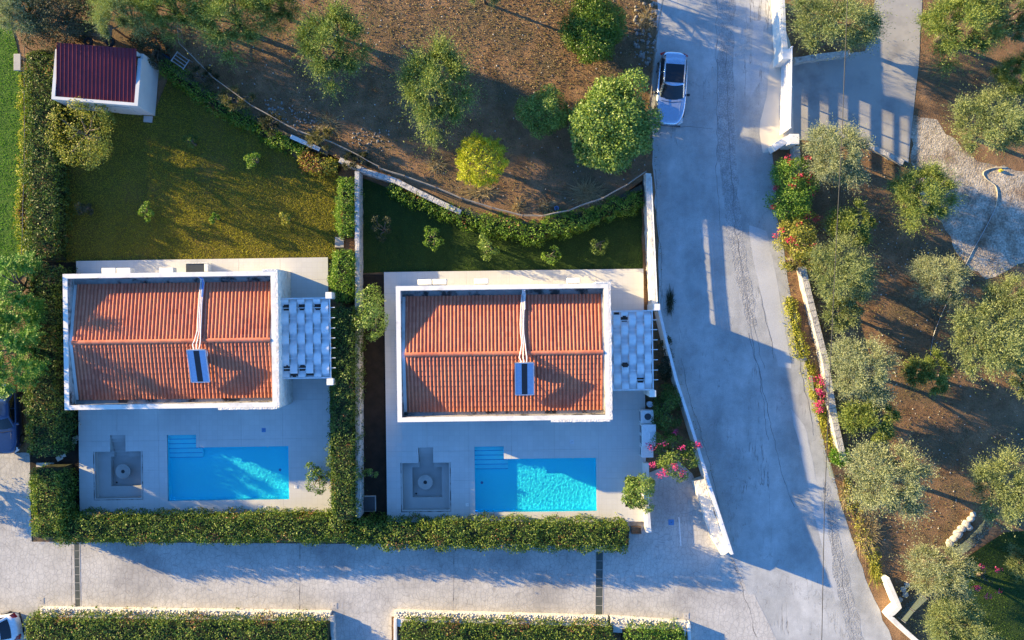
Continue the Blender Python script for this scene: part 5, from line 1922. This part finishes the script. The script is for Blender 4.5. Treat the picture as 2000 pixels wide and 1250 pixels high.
def bougainvillea(px, py, rx, ry, rz, hc, ncl, seed, label, nbl, mat, flower, leafm=L_HEDGED, spread=1.0, dens=.8):
    t = own_tree("bougainvillea", 'citrus', px, py, rx, ry, rz, hc, ncl, leafm, seed, label, "bush", "bougainvilleas along the road", dens)
    parts = []
    for k in range(nbl):
        d = rand_dir(1, .05)[0]
        c = d * np.array([M(rx), M(ry), rz]) * RNG.uniform(.8, 1.12) * spread + np.array([0, 0, hc])
        n = int(RNG.uniform(16, 46))
        dr = rand_dir(n)
        pos = c + dr * RNG.uniform(.05, .22, (n, 1)) * np.array([1.3, 1, .8])
        parts.append(leaves(pos, rand_dir(n), rand_dir(n), RNG.uniform(.07, .12, n), RNG.uniform(.06, .10, n)))
    V_, F_ = join(parts)
    link("blossom", np_mesh("blossom", V_, F_, flower), None, t)
    return t


bougainvillea(1316, 890, 50, 42, 1.0, 1.9, 20, 201, "magenta bougainvillea spilling over the wall above the drive", 17, None, L_PINK, L_HEDGE, 1.1)
own_tree("shrub", 'citrus', 1302, 800, 26, 62, .9, 1.2, 18, L_HEDGED, 202, "dark shrub between the outdoor kitchen and the road wall", "shrub")
own_tree("shrub", 'citrus', 1300, 705, 13, 55, .6, .8, 10, L_SHADE, 206, "dark narrow shrub under the pergola rods by the road wall", "shrub")
bougainvillea(1545, 375, 40, 78, .9, 1.3, 34, 203, "red flowering bougainvillea along the road below the gate", 14, None, L_RED, L_HEDGEG, 1.0, .9)
bougainvillea(1560, 470, 42, 62, .8, 1.2, 26, 213, "sprawling red flecked bougainvillea at the start of the long wall", 10, None, L_RED, L_GOLD, 1.0, .8)
bougainvillea(1596, 768, 13, 36, .45, .6, 8, 204, "pink flowering bougainvillea on the verge beside the long wall", 16, None, L_PINK, L_VERGE)
bougainvillea(1925, 1130, 38, 34, .4, .9, 6, 205, "few magenta blooms over the dark corner grass", 6, None, L_PINK, L_SHADE, 1.0, .4)
own_tree("shrub", 'round', 1640, 892, 18, 16, .4, .45, 10, L_MIMOSA, 207, "small bright green shrub at the end of the long wall", "shrub")
own_tree("shrub", 'olive', 1548, 505, 26, 34, .45, .7, 10, L_WEED, 208, "straggly dry shrub below the red bougainvillea", "shrub", dens=.8)


def dry_bush(px, py, rx, ry, h, n, label, name="dry_grass", mat=None):
    p = P(px, py, .3)
    d = rand_dir(n, .1)
    a = d * np.array([M(rx), M(ry), h])
    pos = rand_dir(n) * np.array([M(rx), M(ry), 0]) * .35 + np.array([0, 0, .02])
    V_, F_ = leaves(pos, a, rand_dir(n), np.linalg.norm(a, axis=1) * RNG.uniform(.4, 1.05, n), RNG.uniform(.015, .035, n))
    V_[:, 2] = np.maximum(V_[:, 2], .01)
    o = link(name, np_mesh(name, V_, F_, mat or M_DRYGRASS), None)
    o.location = (p.x, p.y, 0)
    return tag(o, label, "grass clump", "dry grass clumps")


dry_bush(938, 372, 42, 20, .5, 420, "straw clump just below the yellow green bush tree")
dry_bush(1148, 378, 46, 34, .7, 700, "largest spiky straw clump below the largest orchard tree")
dry_bush(850, 322, 30, 22, .4, 220, "thin straw clump left of the yellow green bush tree")
dry_bush(1012, 402, 22, 18, .4, 200, "straw clump between the yellow bush and the wire fence bend")
dry_bush(1065, 402, 24, 20, .45, 240, "straw clump at the wire fence bend")
dry_bush(640, 240, 34, 30, .4, 220, "straw clump on the bank above the white board")
dry_bush(1262, 40, 26, 34, .5, 300, "straw clump on the stones by the road's upper edge")
dry_bush(1694, 1040, 34, 58, .7, 900, "big dry brown bush on the verge below the big silvery olive")
dry_bush(1655, 965, 20, 36, .4, 320, "dry verge grass at the end of the long wall")
dry_bush(1712, 1110, 18, 46, .4, 360, "verge grass above the angled white wall", mat=L_VERGE)
dry_bush(1610, 820, 12, 44, .35, 300, "verge grass between long wall and road", mat=L_VERGE)
dry_bush(1590, 730, 10, 26, .3, 160, "sparse verge grass above the pink bougainvillea", mat=L_VERGE)
dry_bush(1310, 590, 12, 32, .22, 300, "dark weeds growing out of the road by the white wall", mat=L_SHADE)

# ------------------------------------------------------------------ cars
def car(label, px, py, rz, paint, Lc, Wc, Hc, suv=True, group="parked cars"):
    q = P(px, py, .8)
    t = thing("parked_car", label, "car", (q.x, q.y, .0), rz, group)
    N = 44
    def outline(sx, sy, n=4.2):
        o = []
        for k in range(N):
            a = 2 * PI * k / N
            c, s = math.cos(a), math.sin(a)
            x = math.copysign(abs(c) ** (2 / n), c)
            y = math.copysign(abs(s) ** (2 / n), s)
            x *= 1 - .07 * max(0, y) ** 3 - .05 * max(0, -y) ** 3      # nose and tail taper
            o.append((x * Wc / 2 * sx, y * Lc / 2 * sy))
        return o
    def belt(y):
        f = min(1, max(0, (y / Lc - .12) / .38))
        r = min(1, max(0, (-y / Lc - .40) / .1))
        return .99 - .17 * f ** 1.6 - .05 * r
    vs, fs = [], []
    rings = [(.92, .955, .20, 0), (.985, .985, .30, 0), (1.0, 1.0, .52, 0), (1.0, .998, .70, 0), (.975, .985, 0, -.07), (.93, .955, 0, -.01), (.84, .87, 0, .015), (.5, .55, 0, .03)]
    for sx, sy, z, dz in rings:
        for x, y in outline(sx, sy):
            vs.append((x, y, z if z else belt(y) + dz))
    for r in range(len(rings) - 1):
        for k in range(N):
            j = (k + 1) % N
            fs.append((r * N + k, r * N + j, (r + 1) * N + j, (r + 1) * N + k))
    fs.append(tuple(range((len(rings) - 1) * N, len(rings) * N)))
    fs.append(tuple(range(N - 1, -1, -1)))
    MB().add(vs, fs).build("body", paint, t, smooth=True)
    # cabin: closed outlines stacked from belt line to roof edge
    yb0, yb1 = (-.455 * Lc, .185 * Lc) if suv else (-.42 * Lc, .165 * Lc)
    yt0, yt1 = (-.375 * Lc, -.005 * Lc) if suv else (-.27 * Lc, -.01 * Lc)
    wb, wt = .44 * Wc, .345 * Wc
    zb, ztp = .93, Hc - .05
    def cab(u, v, face, off=0.0):
        w = wb + (wt - wb) * v + .015 * math.sin(PI * v)
        y0 = yb0 + (yt0 - yb0) * v
        y1 = yb1 + (yt1 - yb1) * v
        z = zb + (ztp - zb) * v
        if face == 'f': return (u * w * .93, y1 - .13 * u * u + off, z + off * .9)
        if face == 'r': return (u * w * .93, y0 + .09 * u * u - off, z + off * .6)
        yy = (y0 + .09) + (y1 - .13 - y0 - .09) * u
        bul = .07 * w * (1 - (2 * u - 1) ** 4)
        return (face * (w * .93 + bul + off), yy, z + off * .4)
    lev = [0, .25, .5, .75, 1.0]
    rows = []
    for v in lev:
        row = [cab(-1 + 2 * i / 8, v, 'f') for i in range(8)]
        row += [cab(1 - i / 10, v, 1) for i in range(10)]
        row += [cab(1 - 2 * i / 8, v, 'r') for i in range(8)]
        row += [cab(i / 10, v, -1) for i in range(10)]
        rows.append(row)
    n = len(rows[0])
    cy = (yt0 + yt1) / 2
    for sc_, zz in ((.93, Hc - .015), (.6, Hc), (.2, Hc + .004)):
        rows.append([(x * sc_, cy + (y - cy) * sc_, zz) for x, y, z in rows[4]])
    vs = [p for r in rows for p in r]
    fs = []
    for r in range(len(rows) - 1):
        for k in range(n):
            j = (k + 1) % n
            fs.append((r * n + j, r * n + k, (r + 1) * n + k, (r + 1) * n + j))
    fs.append(tuple((len(rows) - 1) * n + k for k in range(n - 1, -1, -1)))
    MB().add(vs, fs).build("cabin", paint, t, smooth=True)
    def glass(name, face, u0, u1, v0, v1, nu=8, nv=4, flip=False):
        g_ = MB()
        vv = [cab(u0 + (u1 - u0) * i / nu, v0 + (v1 - v0) * j / nv, face, .014) for j in range(nv + 1) for i in range(nu + 1)]
        ff = [(j * (nu + 1) + i, j * (nu + 1) + i + 1, (j + 1) * (nu + 1) + i + 1, (j + 1) * (nu + 1) + i) for j in range(nv) for i in range(nu)]
        if flip: ff = [tuple(reversed(f)) for f in ff]
        return g_.add(vv, ff).build(name, M_GLASSD, t, smooth=True)
    glass("windscreen", 'f', -.92, .92, .06, .93)
    glass("rear_window", 'r', -.84, .84, .15, .88, flip=True)
    for sd in (-1, 1):
        glass("side_window", sd, .06, .45, .12, .86, 6, 3)
        glass("side_window", sd, .49, .90, .12, .86, 6, 3)
    if suv:
        MB().rbox(-.30 * Wc, .30 * Wc, yt0 + .42, yt1 - .12, Hc - .02, Hc + .016, .012).build("sunroof", M_GLASSD, t)
        for sd in (-1, 1):
            MB().tube([(sd * wt * .93, yt0 + .10, Hc - .05), (sd * wt * .93, yt0 + .2, Hc + .03), (sd * wt * .93, yt1 - .2, Hc + .03), (sd * wt * .93, yt1 - .1, Hc - .05)], .018, 6).build("roof_rail", M_ALU, t)
        MB().add([(-wt * .95, yt0 + .12, Hc - .02), (wt * .95, yt0 + .12, Hc - .02), (wt * .88, yt0 - .18, Hc - .05), (-wt * .88, yt0 - .18, Hc - .05),
                  (-wt * .95, yt0 + .12, Hc - .05), (wt * .95, yt0 + .12, Hc - .05), (wt * .88, yt0 - .18, Hc - .075), (-wt * .88, yt0 - .18, Hc - .075)],
                 [(3, 2, 1, 0), (4, 5, 6, 7), (0, 1, 5, 4), (2, 3, 7, 6), (1, 2, 6, 5), (3, 0, 4, 7)]).build("spoiler", paint, t)
        MB().tube([(0, yt0 + .2, Hc - .005), (0, yt0 + .1, Hc + .06)], [.03, .012], 6).build("aerial", paint, t)
    yn = Lc / 2
    for sd in (-1, 1):
        MB().add([(sd * Wc * .30, yn * .955, .70), (sd * Wc * .44, yn * .86, .72), (sd * Wc * .435, yn * .80, .80), (sd * Wc * .28, yn * .90, .80), (sd * Wc * .30, yn * .985, .60), (sd * Wc * .46, yn * .90, .60)],
                 [(0, 1, 2, 3), (4, 5, 1, 0)]).build("headlight", M_LAMPW, t)
        MB().add([(sd * Wc * .30, -yn * .965, .80), (sd * Wc * .455, -yn * .90, .80), (sd * Wc * .44, -yn * .84, .955), (sd * Wc * .33, -yn * .925, .955), (sd * Wc * .30, -yn * 1.0, .68), (sd * Wc * .475, -yn * .93, .68)],
                 [(0, 1, 2, 3), (4, 5, 1, 0)]).build("tail_light", M_LAMPRED, t)
        mr = MB().rbox(-.10, .10, -.07, .07, -.06, .07, .03).build("mirror", M_DARK if suv else paint, t)
        mr.location = (sd * (Wc / 2 + .07), yb1 - .42, 1.02)
        for yy in (.30 * Lc, -.29 * Lc):
            tyre = MB().lathe([(.20, -.10), (.30, -.105), (.335, -.07), (.335, .07), (.30, .105), (.20, .10)], (0, 0, 0), 22).build("tyre", M_RUBBER, t)
            tyre.matrix_local = Matrix.Translation((sd * (Wc / 2 - .115), yy, .335)) @ Matrix.Rotation(PI / 2, 4, 'Y')
            MB().lathe([(.21, .085 * sd), (.21, .108 * sd), (.06, .112 * sd)], (0, 0, 0), 16).build("rim", M_RIM, tyre)
    MB().box(-Wc * .40, Wc * .40, yn * .975, yn * .995, .30, .44).build("grille", M_DARK, t)
    MB().box(-Wc * .40, Wc * .40, -yn * .995, -yn * .975, .28, .42).build("rear_skirt", M_DARK, t)
    for sd in (-1, 1):                                   # bonnet creases
        MB().tube([(sd * Wc * .30, yb1 + .08, belt(yb1) + .028), (sd * Wc * .285, .36 * Lc, belt(.36 * Lc) + .016), (sd * Wc * .24, .43 * Lc, belt(.43 * Lc) + .008)], .012, 5).build("bonnet_crease", paint, t, smooth=True)
    MB().tube([(-Wc * .33, yb1 + .02, belt(yb1) + .02), (0, yb1 + .10, belt(yb1) + .03), (Wc * .33, yb1 + .02, belt(yb1) + .02)], .018, 5).build("wiper_cowl", M_DARK, t)
    return t


car("pale silver SUV tinted with sky reflection, dark sunroof, parked at the orchard's edge of the road", 1312, 172, PI - R(4), M_PAINTS, 4.5, 1.86, 1.58)
car("dark blue car half hidden under the feathery tree at the left edge", 7, 818, PI + R(1.5), M_PAINTB, 4.4, 1.84, 1.42, False)
car("white car with its tail at the hedge, cut by the lower left corner", -28, 1237, R(103), M_PAINTW, 4.2, 1.8, 1.48, False)

# ------------------------------------------------------------------ outdoor kitchen at the right terrace's edge
q = P(1265, 847, ZD + .6)
t = thing("outdoor_kitchen", "white outdoor kitchen counter with sink beside the dark shrub", "kitchen counter", (q.x, q.y, ZD + .003), ANG[1])
u = MB().rbox(-.42, .34, .66, 1.48, 0, .88, .015).build("sink_unit", M_ACW, t)
MB().lathe([(.20, .0), (.21, .012), (.05, .013)], (-.02, 1.08, .881), 20).build("sink_bowl", M_DARKGREY, u)
u = MB().rbox(-.42, .42, -.70, .64, 0, 1.25, .015).build("grill_unit", M_ACW, t)
MB().rbox(.02, .36, -.28, .18, 1.252, 1.29, .012).build("hood_lid", M_LAMPW, u)
u = MB().rbox(-.42, .30, -1.44, -.72, 0, .88, .015).build("side_unit", M_ACW, t)
for y0, y1, zh in ((.72, 1.42, .80), (.02, .58, 1.15), (-.64, -.04, 1.15), (-1.38, -.78, .80)):
    f = MB()
    for a in ((y0, y1, .06, .11), (y0, y1, zh - .05, zh), (y0, y0 + .05, .11, zh - .05), (y1 - .05, y1, .11, zh - .05)):
        f.box(-.452, -.423, a[0], a[1], a[2], a[3])
    d = f.build("door", M_STEELW, t)
    MB().box(-.437, -.424, y0 + .05, y1 - .05, .11, zh - .05).build("door_panel", M_WINGLASS, d)
q = P(1268, 789, .6)
t = thing("garden_tap", "pale garden tap and basin beside the pergola post", "tap", (q.x, q.y, ZD + .003), R(-25))
MB().lathe([(.14, 0), (.14, .5), (.19, .55), (.19, .62), (.13, .60)], (0, 0, 0), 16).build("basin", M_LAMPW, t)
MB().tube([(.18, 0, 0), (.18, 0, .85), (.05, 0, .88), (.02, 0, .78)], .022, 6).build("spout", M_ALU, t)

# ------------------------------------------------------------------ small things on the paving
def lid(px, py, s, label, mat=M_LIDW, z=ZD, name="access_cover", cat="cover", idx=0, group="access covers"):
    q = P(px, py, z)
    t = thing(name, label, cat, (q.x, q.y, z + .002), ANG[idx], group)
    h = M(s) / 2
    MB().rbox(-h, h, -h, h, 0, .012, .004).build("cover", mat, t)
    MB().rbox(-h * .75, h * .75, -h * .75, h * .75, .0125, .017, .003).build("inner_plate", mat, t)
    MB().lathe([(h * .16, 0), (h * .16, .003), (h * .05, .004)], (0, 0, .0172), 10).build("finger_hole", M_DARKGREY, t)


for px, py, s, lb, mt in (
        (515, 840, 8, "blue grey cover on the left terrace between villa and pool", M_BLUEPL),
        (578.5, 951, 6, "white cover beside the short end of the left pool", M_LIDW),
        (508.5, 990.5, 7, "white cover between the left pool and its hedge", M_LIDW),
        (519, 990.5, 4, "tiny white cover next to the one between left pool and hedge", M_LIDW),
        (383, 992, 5, "small white cover near the left end of the left pool's edge", M_LIDW),
        (1117, 863, 8, "pale blue cover on the right terrace between villa and pool", M_LAMPW),
        (912.5, 986, 6, "white cover between the right seating pit and pool", M_LIDW),
        (1110, 1012, 7, "white cover between the right pool and its hedge", M_LIDW),
        (1120, 1017, 4, "tiny white cover next to the one between right pool and hedge", M_LIDW)):
    lid(px, py, s, lb, mt, ZD, idx=0 if px < 700 else 1)
for px, py, s, lb, mt in (
        (80, 1173, 12, "pale cover in the lane near the white car", M_CONC),
        (653, 1183, 12, "pale cover in the lane at the first side entrance", M_CONC),
        (1311, 1020, 11, "blue cover in the sloping drive", M_BLUEPL),
        (1340, 1203, 12, "pale cover at the lane's road corner", M_CONC)):
    lid(px, py, s, lb, mt, .007)
o = MB()
for k in range(3):
    pass
q0, q1 = P(1326, 1010, .01), P(1330, 1066, .01)
m = MB()
wall_along(m, [q0, q1], .07, .0105, .013, 0, 5)
o = m.build("painted_line", plain("white_line_paint", (.7, .7, .68), .8), None)
tag(o, None, None, None, "structure")


def channel(x0, y0, x1, y1, w, label):
    a, b = P(x0, y0), P(x1, y1)
    t = thing("drain_channel", label, "drain", (a.x, a.y, .0), 0, "drain channels across the lane")
    m = MB()
    wall_along(m, [a, b], M(w), .0065, .011, 0, 50)
    m.build("grate", M_CHANNEL, t, world=True)
    for s in (-1, 1):
        m = MB()
        off = s * (M(w) / 2 + .03)
        wall_along(m, [(a.x + off, a.y), (b.x + off, b.y)], .05, .0065, .016, 0, 50)
        m.build("edge_strip", M_CONC, t, world=True)
    n = int((a - b).length / .5)
    for k in range(1, n):
        p_ = a.lerp(b, k / n)
        MB().box(p_.x - M(w) / 2 + .01, p_.x + M(w) / 2 - .01, p_.y - .012, p_.y + .012, .0112, .015).build("cross_bar", M_CONC, t, world=True)


channel(150, 1060, 152, 1185, 9, "dark drain channel across the lane below the left seating pit")
channel(1171, 1078, 1170, 1200, 13, "dark drain channel across the lane below the right pool")
# lane joints
for xa, ya, xb, yb in ((586, 1062, 585, 1195), (887, 1068, 885, 1200), (140, 1060, 140, 1186)):
    a, b = P(xa, ya), P(xb, yb)
    m = MB()
    wall_along(m, [a, b], .035, .0063, .0085, 0, 50)
    struct("lane_joint", m, M_STAINED)
# damp wet patch on the lane near the drain
# stepping stones through the hedge bed
for k, (px, py) in enumerate(((149, 856), (143, 863), (137, 872), (130, 878), (122, 889), (115, 895))):
    q = P(px, py, .05)
    r_ = random.Random(k)
    pl_ = [(q.x + .25 * math.cos(a) * r_.uniform(.85, 1.15), q.y + .21 * math.sin(a) * r_.uniform(.85, 1.15)) for a in [R(45 + 25 + 90 * i + r_.uniform(-10, 10)) for i in range(4)]]
    o = MB().prism(pl_, .013, .07).build("stepping_stone", M_PEBBLE, None)
    tag(o, "pale stepping stone, number %s of six from the terrace toward the hedge gap" % ("one", "two", "three", "four", "five", "six")[k], "stepping stone", "stepping stones through the hedge gap")
q = P(88, 908, .05)
o = MB().rbox(-.55, .55, -.14, .14, 0, .06, .01).build("threshold_slab", M_CONC, None)
o.location = (q.x, q.y, .013)
tag(o, "grey threshold slab in the gap of the tall hedge", "slab")
q = P(719, 985, .3)
t = thing("garden_hatch", "grey square hatch in the dark strip garden", "hatch", (q.x, q.y, .013), ANG[0])
MB().rbox(-.46, .46, -.50, .50, 0, .12, .02).build("frame", M_CONC, t)
MB().rbox(-.40, .40, -.44, .44, .121, .15, .01).build("lid", M_DARKGREY, t)
q = P(663, 473, .05)
o = MB().rbox(-.28, .28, -.33, .33, 0, .05, .01).build("paving_stone", M_CONC, None)
o.location = (q.x, q.y, .02)
tag(o, "grey paving stone between the two bright hedges", "paving stone")
q = P(33, 121, .5)
t = thing("garden_bench", "pale stone garden bench on the bright grass beside the hedge", "bench", (q.x, q.y, .02), R(90))
MB().rbox(-.52, .52, -.22, .22, .38, .46, .02).build("seat", M_CONC, t)
for x in (-.38, .38):
    MB().rbox(x - .08, x + .08, -.18, .18, 0, .379, .015).build("leg", M_CONC, t)
# planting square and brown bed on the right terrace
fr = FR[1]
pl = fr.rect(*PLANTER)
t = thing("planting_square", "square planting bed cut into the right terrace under the small citrus", "planter", (fr.o.x, fr.o.y, 0), fr.a)
MB().box(pl[0], pl[1], pl[2], pl[3], -.04, ZD - .08).build("soil", M_SOILD, t)
q = P(1243, 1036, .3)
t = thing("clay_planter", "small brown planter at the hedge's end beside the drive", "planter", (q.x, q.y, .007), 0)
m = MB()
wall_ring(m, -.30, .30, -.22, .22, .04, 0, .32)
m.build("box", M_WOOD, t)
MB().box(-.259, .259, -.179, .179, .02, .27).build("soil", M_SOIL, t)

# cables, hose, pipes
def cable(px, z, r, mat, name, label, cat, sag=0.0):
    p = pts(px, 0)
    pp = []
    n = len(px)
    for i, (x, y) in enumerate(px):
        f = i / (n - 1)
        zz = z - sag * 4 * f * (1 - f)
        pp.append(tuple(P(x, y, zz)))
    o = MB().tube(pp, r, 6).build(name, mat, None)
    return tag(o, label, cat)


cable([(1690, -900), (1672, -450), (1655, 0), (1645, 250), (1632, 500), (1620, 750), (1610, 1000), (1605, 1250), (1600, 1700), (1595, 2150)], 7.5, .022, M_CABLE, "power_cable", "black overhead cable crossing the olive grove and the road", "cable", .8)


def smooth(px, k=6):
    """catmull-rom through pixels"""
    o = []
    P_ = [px[0]] + list(px) + [px[-1]]
    for i in range(1, len(P_) - 2):
        a, b, c, d = P_[i - 1:i + 3]
        for j in range(k):
            t_ = j / k
            o.append(tuple(.5 * (2 * b[m_] + (c[m_] - a[m_]) * t_ + (2 * a[m_] - 5 * b[m_] + 4 * c[m_] - d[m_]) * t_ ** 2 + (3 * b[m_] - a[m_] - 3 * c[m_] + d[m_]) * t_ ** 3) for m_ in (0, 1)))
    o.append(px[-1])
    return o


hp = smooth([(1968, 327), (1940, 328), (1921, 336), (1926, 349), (1944, 363), (1948, 382), (1945, 406)])
o = MB().tube([tuple(P(x, y, .045)) for x, y in hp], .03, 8).build("garden_hose", M_HOSE, None, smooth=True)
tag(o, "thick pale hose curling across the dirt track", "hose")
q = P(1955, 333, .1)
t = thing("hose_valve", "yellow valve at the end of the pale hose", "valve", (q.x, q.y, .0), 0)
MB().lathe([(.09, 0), (.11, .05), (.11, .12), (.06, .16)], (0, 0, 0), 12).build("housing", M_YELLOW, t)
MB().rbox(-.14, .14, -.03, .03, .161, .20, .01).build("lever", M_YELLOW, t)
ip = smooth([(1945, 406), (1925, 445), (1900, 490), (1875, 540), (1850, 590), (1825, 650), (1815, 700), (1800, 725)])
o = MB().tube([tuple(P(x, y, .03)) for x, y in ip], .022, 6).build("irrigation_pipe", M_STEELG, None)
tag(o, "thin grey irrigation pipe crossing the grove from the hose", "pipe")
ip = smooth([(1880, 500), (1845, 560), (1822, 620), (1820, 700)])
o = MB().tube([tuple(P(x, y, .03)) for x, y in ip], .016, 6).build("irrigation_pipe", M_CABLE, None)
tag(o, "second thin dark irrigation pipe beside the pale olive at the track", "pipe")
q = P(1087, 407, .2)
t = thing("plastic_bucket", "small blue bucket by the wire fence bend", "bucket", (q.x, q.y, 0), 0)
MB().lathe([(.10, 0), (.14, .26), (.15, .27), (.125, .27), (.09, .02)], (0, 0, 0), 14).build("pail", M_BLUEPL, t)
MB().tube([(-.14, 0, .26), (-.08, 0, .36), (.08, 0, .36), (.14, 0, .26)], .008, 5).build("handle", M_STEELG, t)

# scrap by the shed: frames and a blue sheet
q = P(352, 118, .5)
t = thing("scrap_rack", "old blue grey metal frame dumped beside the shed", "scrap", (q.x, q.y, 0), R(-35))
for y in (-.3, -.1, .1, .3):
    MB().tube([(-.45, y, .45), (.45, y, .5)], .03, 6).build("bar", M_STEELG, t)
for x in (-.45, .45):
    MB().tube([(x, -.35, .0), (x, -.35, .48), (x, .35, .5), (x, .35, 0)], .035, 6).build("side_frame", M_STEELG, t)
q = P(322, 112, .5)
o = MB().rbox(-.6, .6, -.18, .18, 0, .05, .02).build("old_board", M_BLUEPL, None)
o.location = (q.x, q.y, .25)
o.rotation_euler = (R(12), R(-10), R(-30))
tag(o, "bluish scrap panel leaning in the scrub beside the shed", "scrap")

# boulders and glass fence in the lower right
bv, bf = ico(2)
for k, (px, py, r) in enumerate(((1856, 1061, 8), (1864, 1053, 8), (1872, 1043, 9), (1880, 1033, 9), (1888, 1024, 9), (1893, 1031, 8), (1897, 1014, 8), (1902, 1006, 6), (1766, 1152, 6), (1770, 1162, 6), (1760, 1172, 5), (1773, 1143, 5))):
    q = P(px, py, .2)
    rr = M(r)
    v_ = bv * np.array([rr, rr * RNG.uniform(.75, 1.1), rr * .8])
    v_ = v_ * (1 + .22 * vnoise(bv * 2.0, 1.0, k * 3.1))[:, None]
    o = link("boulder", np_mesh("boulder", v_, bf, M_BOULDER, True), None)
    o.location = (q.x, q.y, rr * .45)
    if k < 8:
        tag(o, "pale boulder, %s in the row from the pale olive up to the grove edge" % ("first", "second", "third", "fourth", "fifth", "sixth", "seventh", "eighth")[k], "boulder", "boulders of the grove edge")
    else:
        tag(o, "round stone, %s of four beside the angled white wall" % ("first", "second", "third", "fourth")[k - 8], "stone", "round stones by the angled wall")


def glassfence(px, z, label):
    m_, nt, b = _mat("green_fence_glass") if "green_fence_glass" not in MATS else (MATS["green_fence_glass"], None, None)
    if nt:
        b.inputs["Base Color"].default_value = (.16, .20, .18, 1)
        b.inputs["Roughness"].default_value = .1
        b.inputs["Alpha"].default_value = .35
        MATS["green_fence_glass"] = m_
    p = pts(px, z)
    t = thing("glass_fence", label, "fence", (p[0].x, p[0].y, 0), 0, "mesh and glass fences of the grove")
    for a, b_ in zip(p[:-1], p[1:]):
        d = (b_ - a).normalized() * .05
        m = MB()
        wall_along(m, [a + d, b_ - d], .02, .05, z, 0, 50)
        m.build("pane", MATS["green_fence_glass"], t, world=True)
    for a in p:
        MB().tube([(a.x, a.y, -.02), (a.x, a.y, z + .05)], .025, 6).build("post", M_STEELG, t, world=True)


glassfence([(1872, 1088), (1904, 1065), (1945, 1022)], 1.3, "glass fence beside the boulder row")
glassfence([(1768, 1216), (1786, 1194), (1812, 1170)], 1.3, "glass fence behind the angled white wall")
glassfence([(1586, 735), (1590, 762)], .9, "short glass fence panel on the verge by the pink bougainvillea")
glassfence([(1622, 905), (1630, 935)], .9, "short glass fence panel at the end of the long wall")

# ------------------------------------------------------------------ the hillside: orchard, road and grove lie higher than the gardens and fall toward the lane
ZB = [(-400.0, 0.0), (-17.5, 0.0), (-13.0, .13), (-8.0, .36), (-3.0, .60), (2.0, .68), (14.0, .74), (400.0, .74)]


def zU(y):
    return np.interp(y, [b[0] for b in ZB], [b[1] for b in ZB])


UPPER = [(-200, -2500), (290, -600), (296, 40), (345, 138), (430, 193), (560, 260), (663, 311), (770, 351), (900, 413), (1040, 445), (1180, 408), (1258, 350), (1271, 345), (1281, 598), (1289, 603), (1302, 660),
         (1324, 745), (1347, 815), (1370, 890), (1388, 945), (1434, 1084), (1500, 1230), (1600, 1430), (4000, 1430), (4000, -2500)]
UP = pts(UPPER)


def lift_vec(v):
    dz = zU(v[1])
    k = 1 - dz / H
    return Vector((v[0] * k, v[1] * k, v[2] + dz))


def lift_mesh(o):
    """raise a mesh vertex by vertex onto the slope (world coordinates inside o's frame)"""
    me = o.data
    if me.get("lifted"): return
    me["lifted"] = 1
    mw = np.array(o.matrix_world)
    n = len(me.vertices)
    a = np.empty(n * 3, np.float32)
    me.vertices.foreach_get("co", a)
    w = a.reshape(-1, 3).astype(float) @ mw[:3, :3].T + mw[:3, 3]
    dz = zU(w[:, 1])
    k = 1 - dz / H
    w[:, 0] *= k
    w[:, 1] *= k
    w[:, 2] += dz
    inv = np.linalg.inv(mw)
    a = (w @ inv[:3, :3].T + inv[:3, 3]).astype(np.float32)
    me.vertices.foreach_set("co", a.ravel())
    me.update()
    del me["lifted"]
    me["lifted"] = 1


def split_rows(o):
    bm = bmesh.new()
    bm.from_mesh(o.data)
    for y, z in ZB[1:-1]:
        bmesh.ops.bisect_plane(bm, geom=bm.verts[:] + bm.edges[:] + bm.faces[:], plane_co=(0, y, 0), plane_no=(0, 1, 0))
    bm.to_mesh(o.data)
    bm.free()


SLOPED = ("wire_fence", "roadside_wall", "driveway_kerb", "gate_wall", "glass_fence", "garden_hose", "irrigation_pipe", "weeds", "stones", "rubble", "grass", "corner_lawn", "road", "road_patch", "worn_strip", "road_crack", "leaf_litter", "dry_grass_cover", "gate_apron", "driveway", "dirt_track")
FIXED = ("garden_wall", "road_wall", "boundary_wall", "stone_bank", "low_wall", "divider_wall", "villa", "terrace", "swimming_pool", "seating_pit", "power_cable", "camera", "sun", "ground", "lane", "hedge", "bougainvillea_drive")
bpy.context.view_layer.update()
for o in [q for q in SC.objects if q.parent is None and q.type in ('MESH', 'EMPTY')]:
    base = o.name.split(".")[0]
    ref = o.location
    if o.type == 'MESH' and ref.length < 1e-6:
        bb = [o.matrix_world @ Vector(c) for c in o.bound_box]
        ref = sum(bb, Vector()) / 8
    inside = bool(in_poly(np.array([ref[0]]), np.array([ref[1]]), UP)[0])
    if base == "hedge" and o.get("group") == "verge plants" and inside:
        pass
    elif base in FIXED or not inside:
        continue
    if base in SLOPED or base == "hedge":
        ms = [o] if o.type == 'MESH' else []
        ms += list(o.children)
        for m_ in ms:
            if o.get("kind") == "structure": split_rows(m_)
            lift_mesh(m_)
    else:
        o.location = lift_vec(o.location)
g = MB().sheet([(p.x, p.y) for p in UP], -.010)
o = g.build("hillside_ground", M_SOIL)
tag(o, None, None, None, "structure")
split_rows(o)
lift_mesh(o)
bm = bmesh.new()
bm.from_mesh(o.data)
ed = [e for e in bm.edges if e.is_boundary]
r_ = bmesh.ops.extrude_edge_only(bm, edges=ed)
for v_ in r_["geom"]:
    if isinstance(v_, bmesh.types.BMVert): v_.co.z = -.05
bm.to_mesh(o.data)
bm.free()
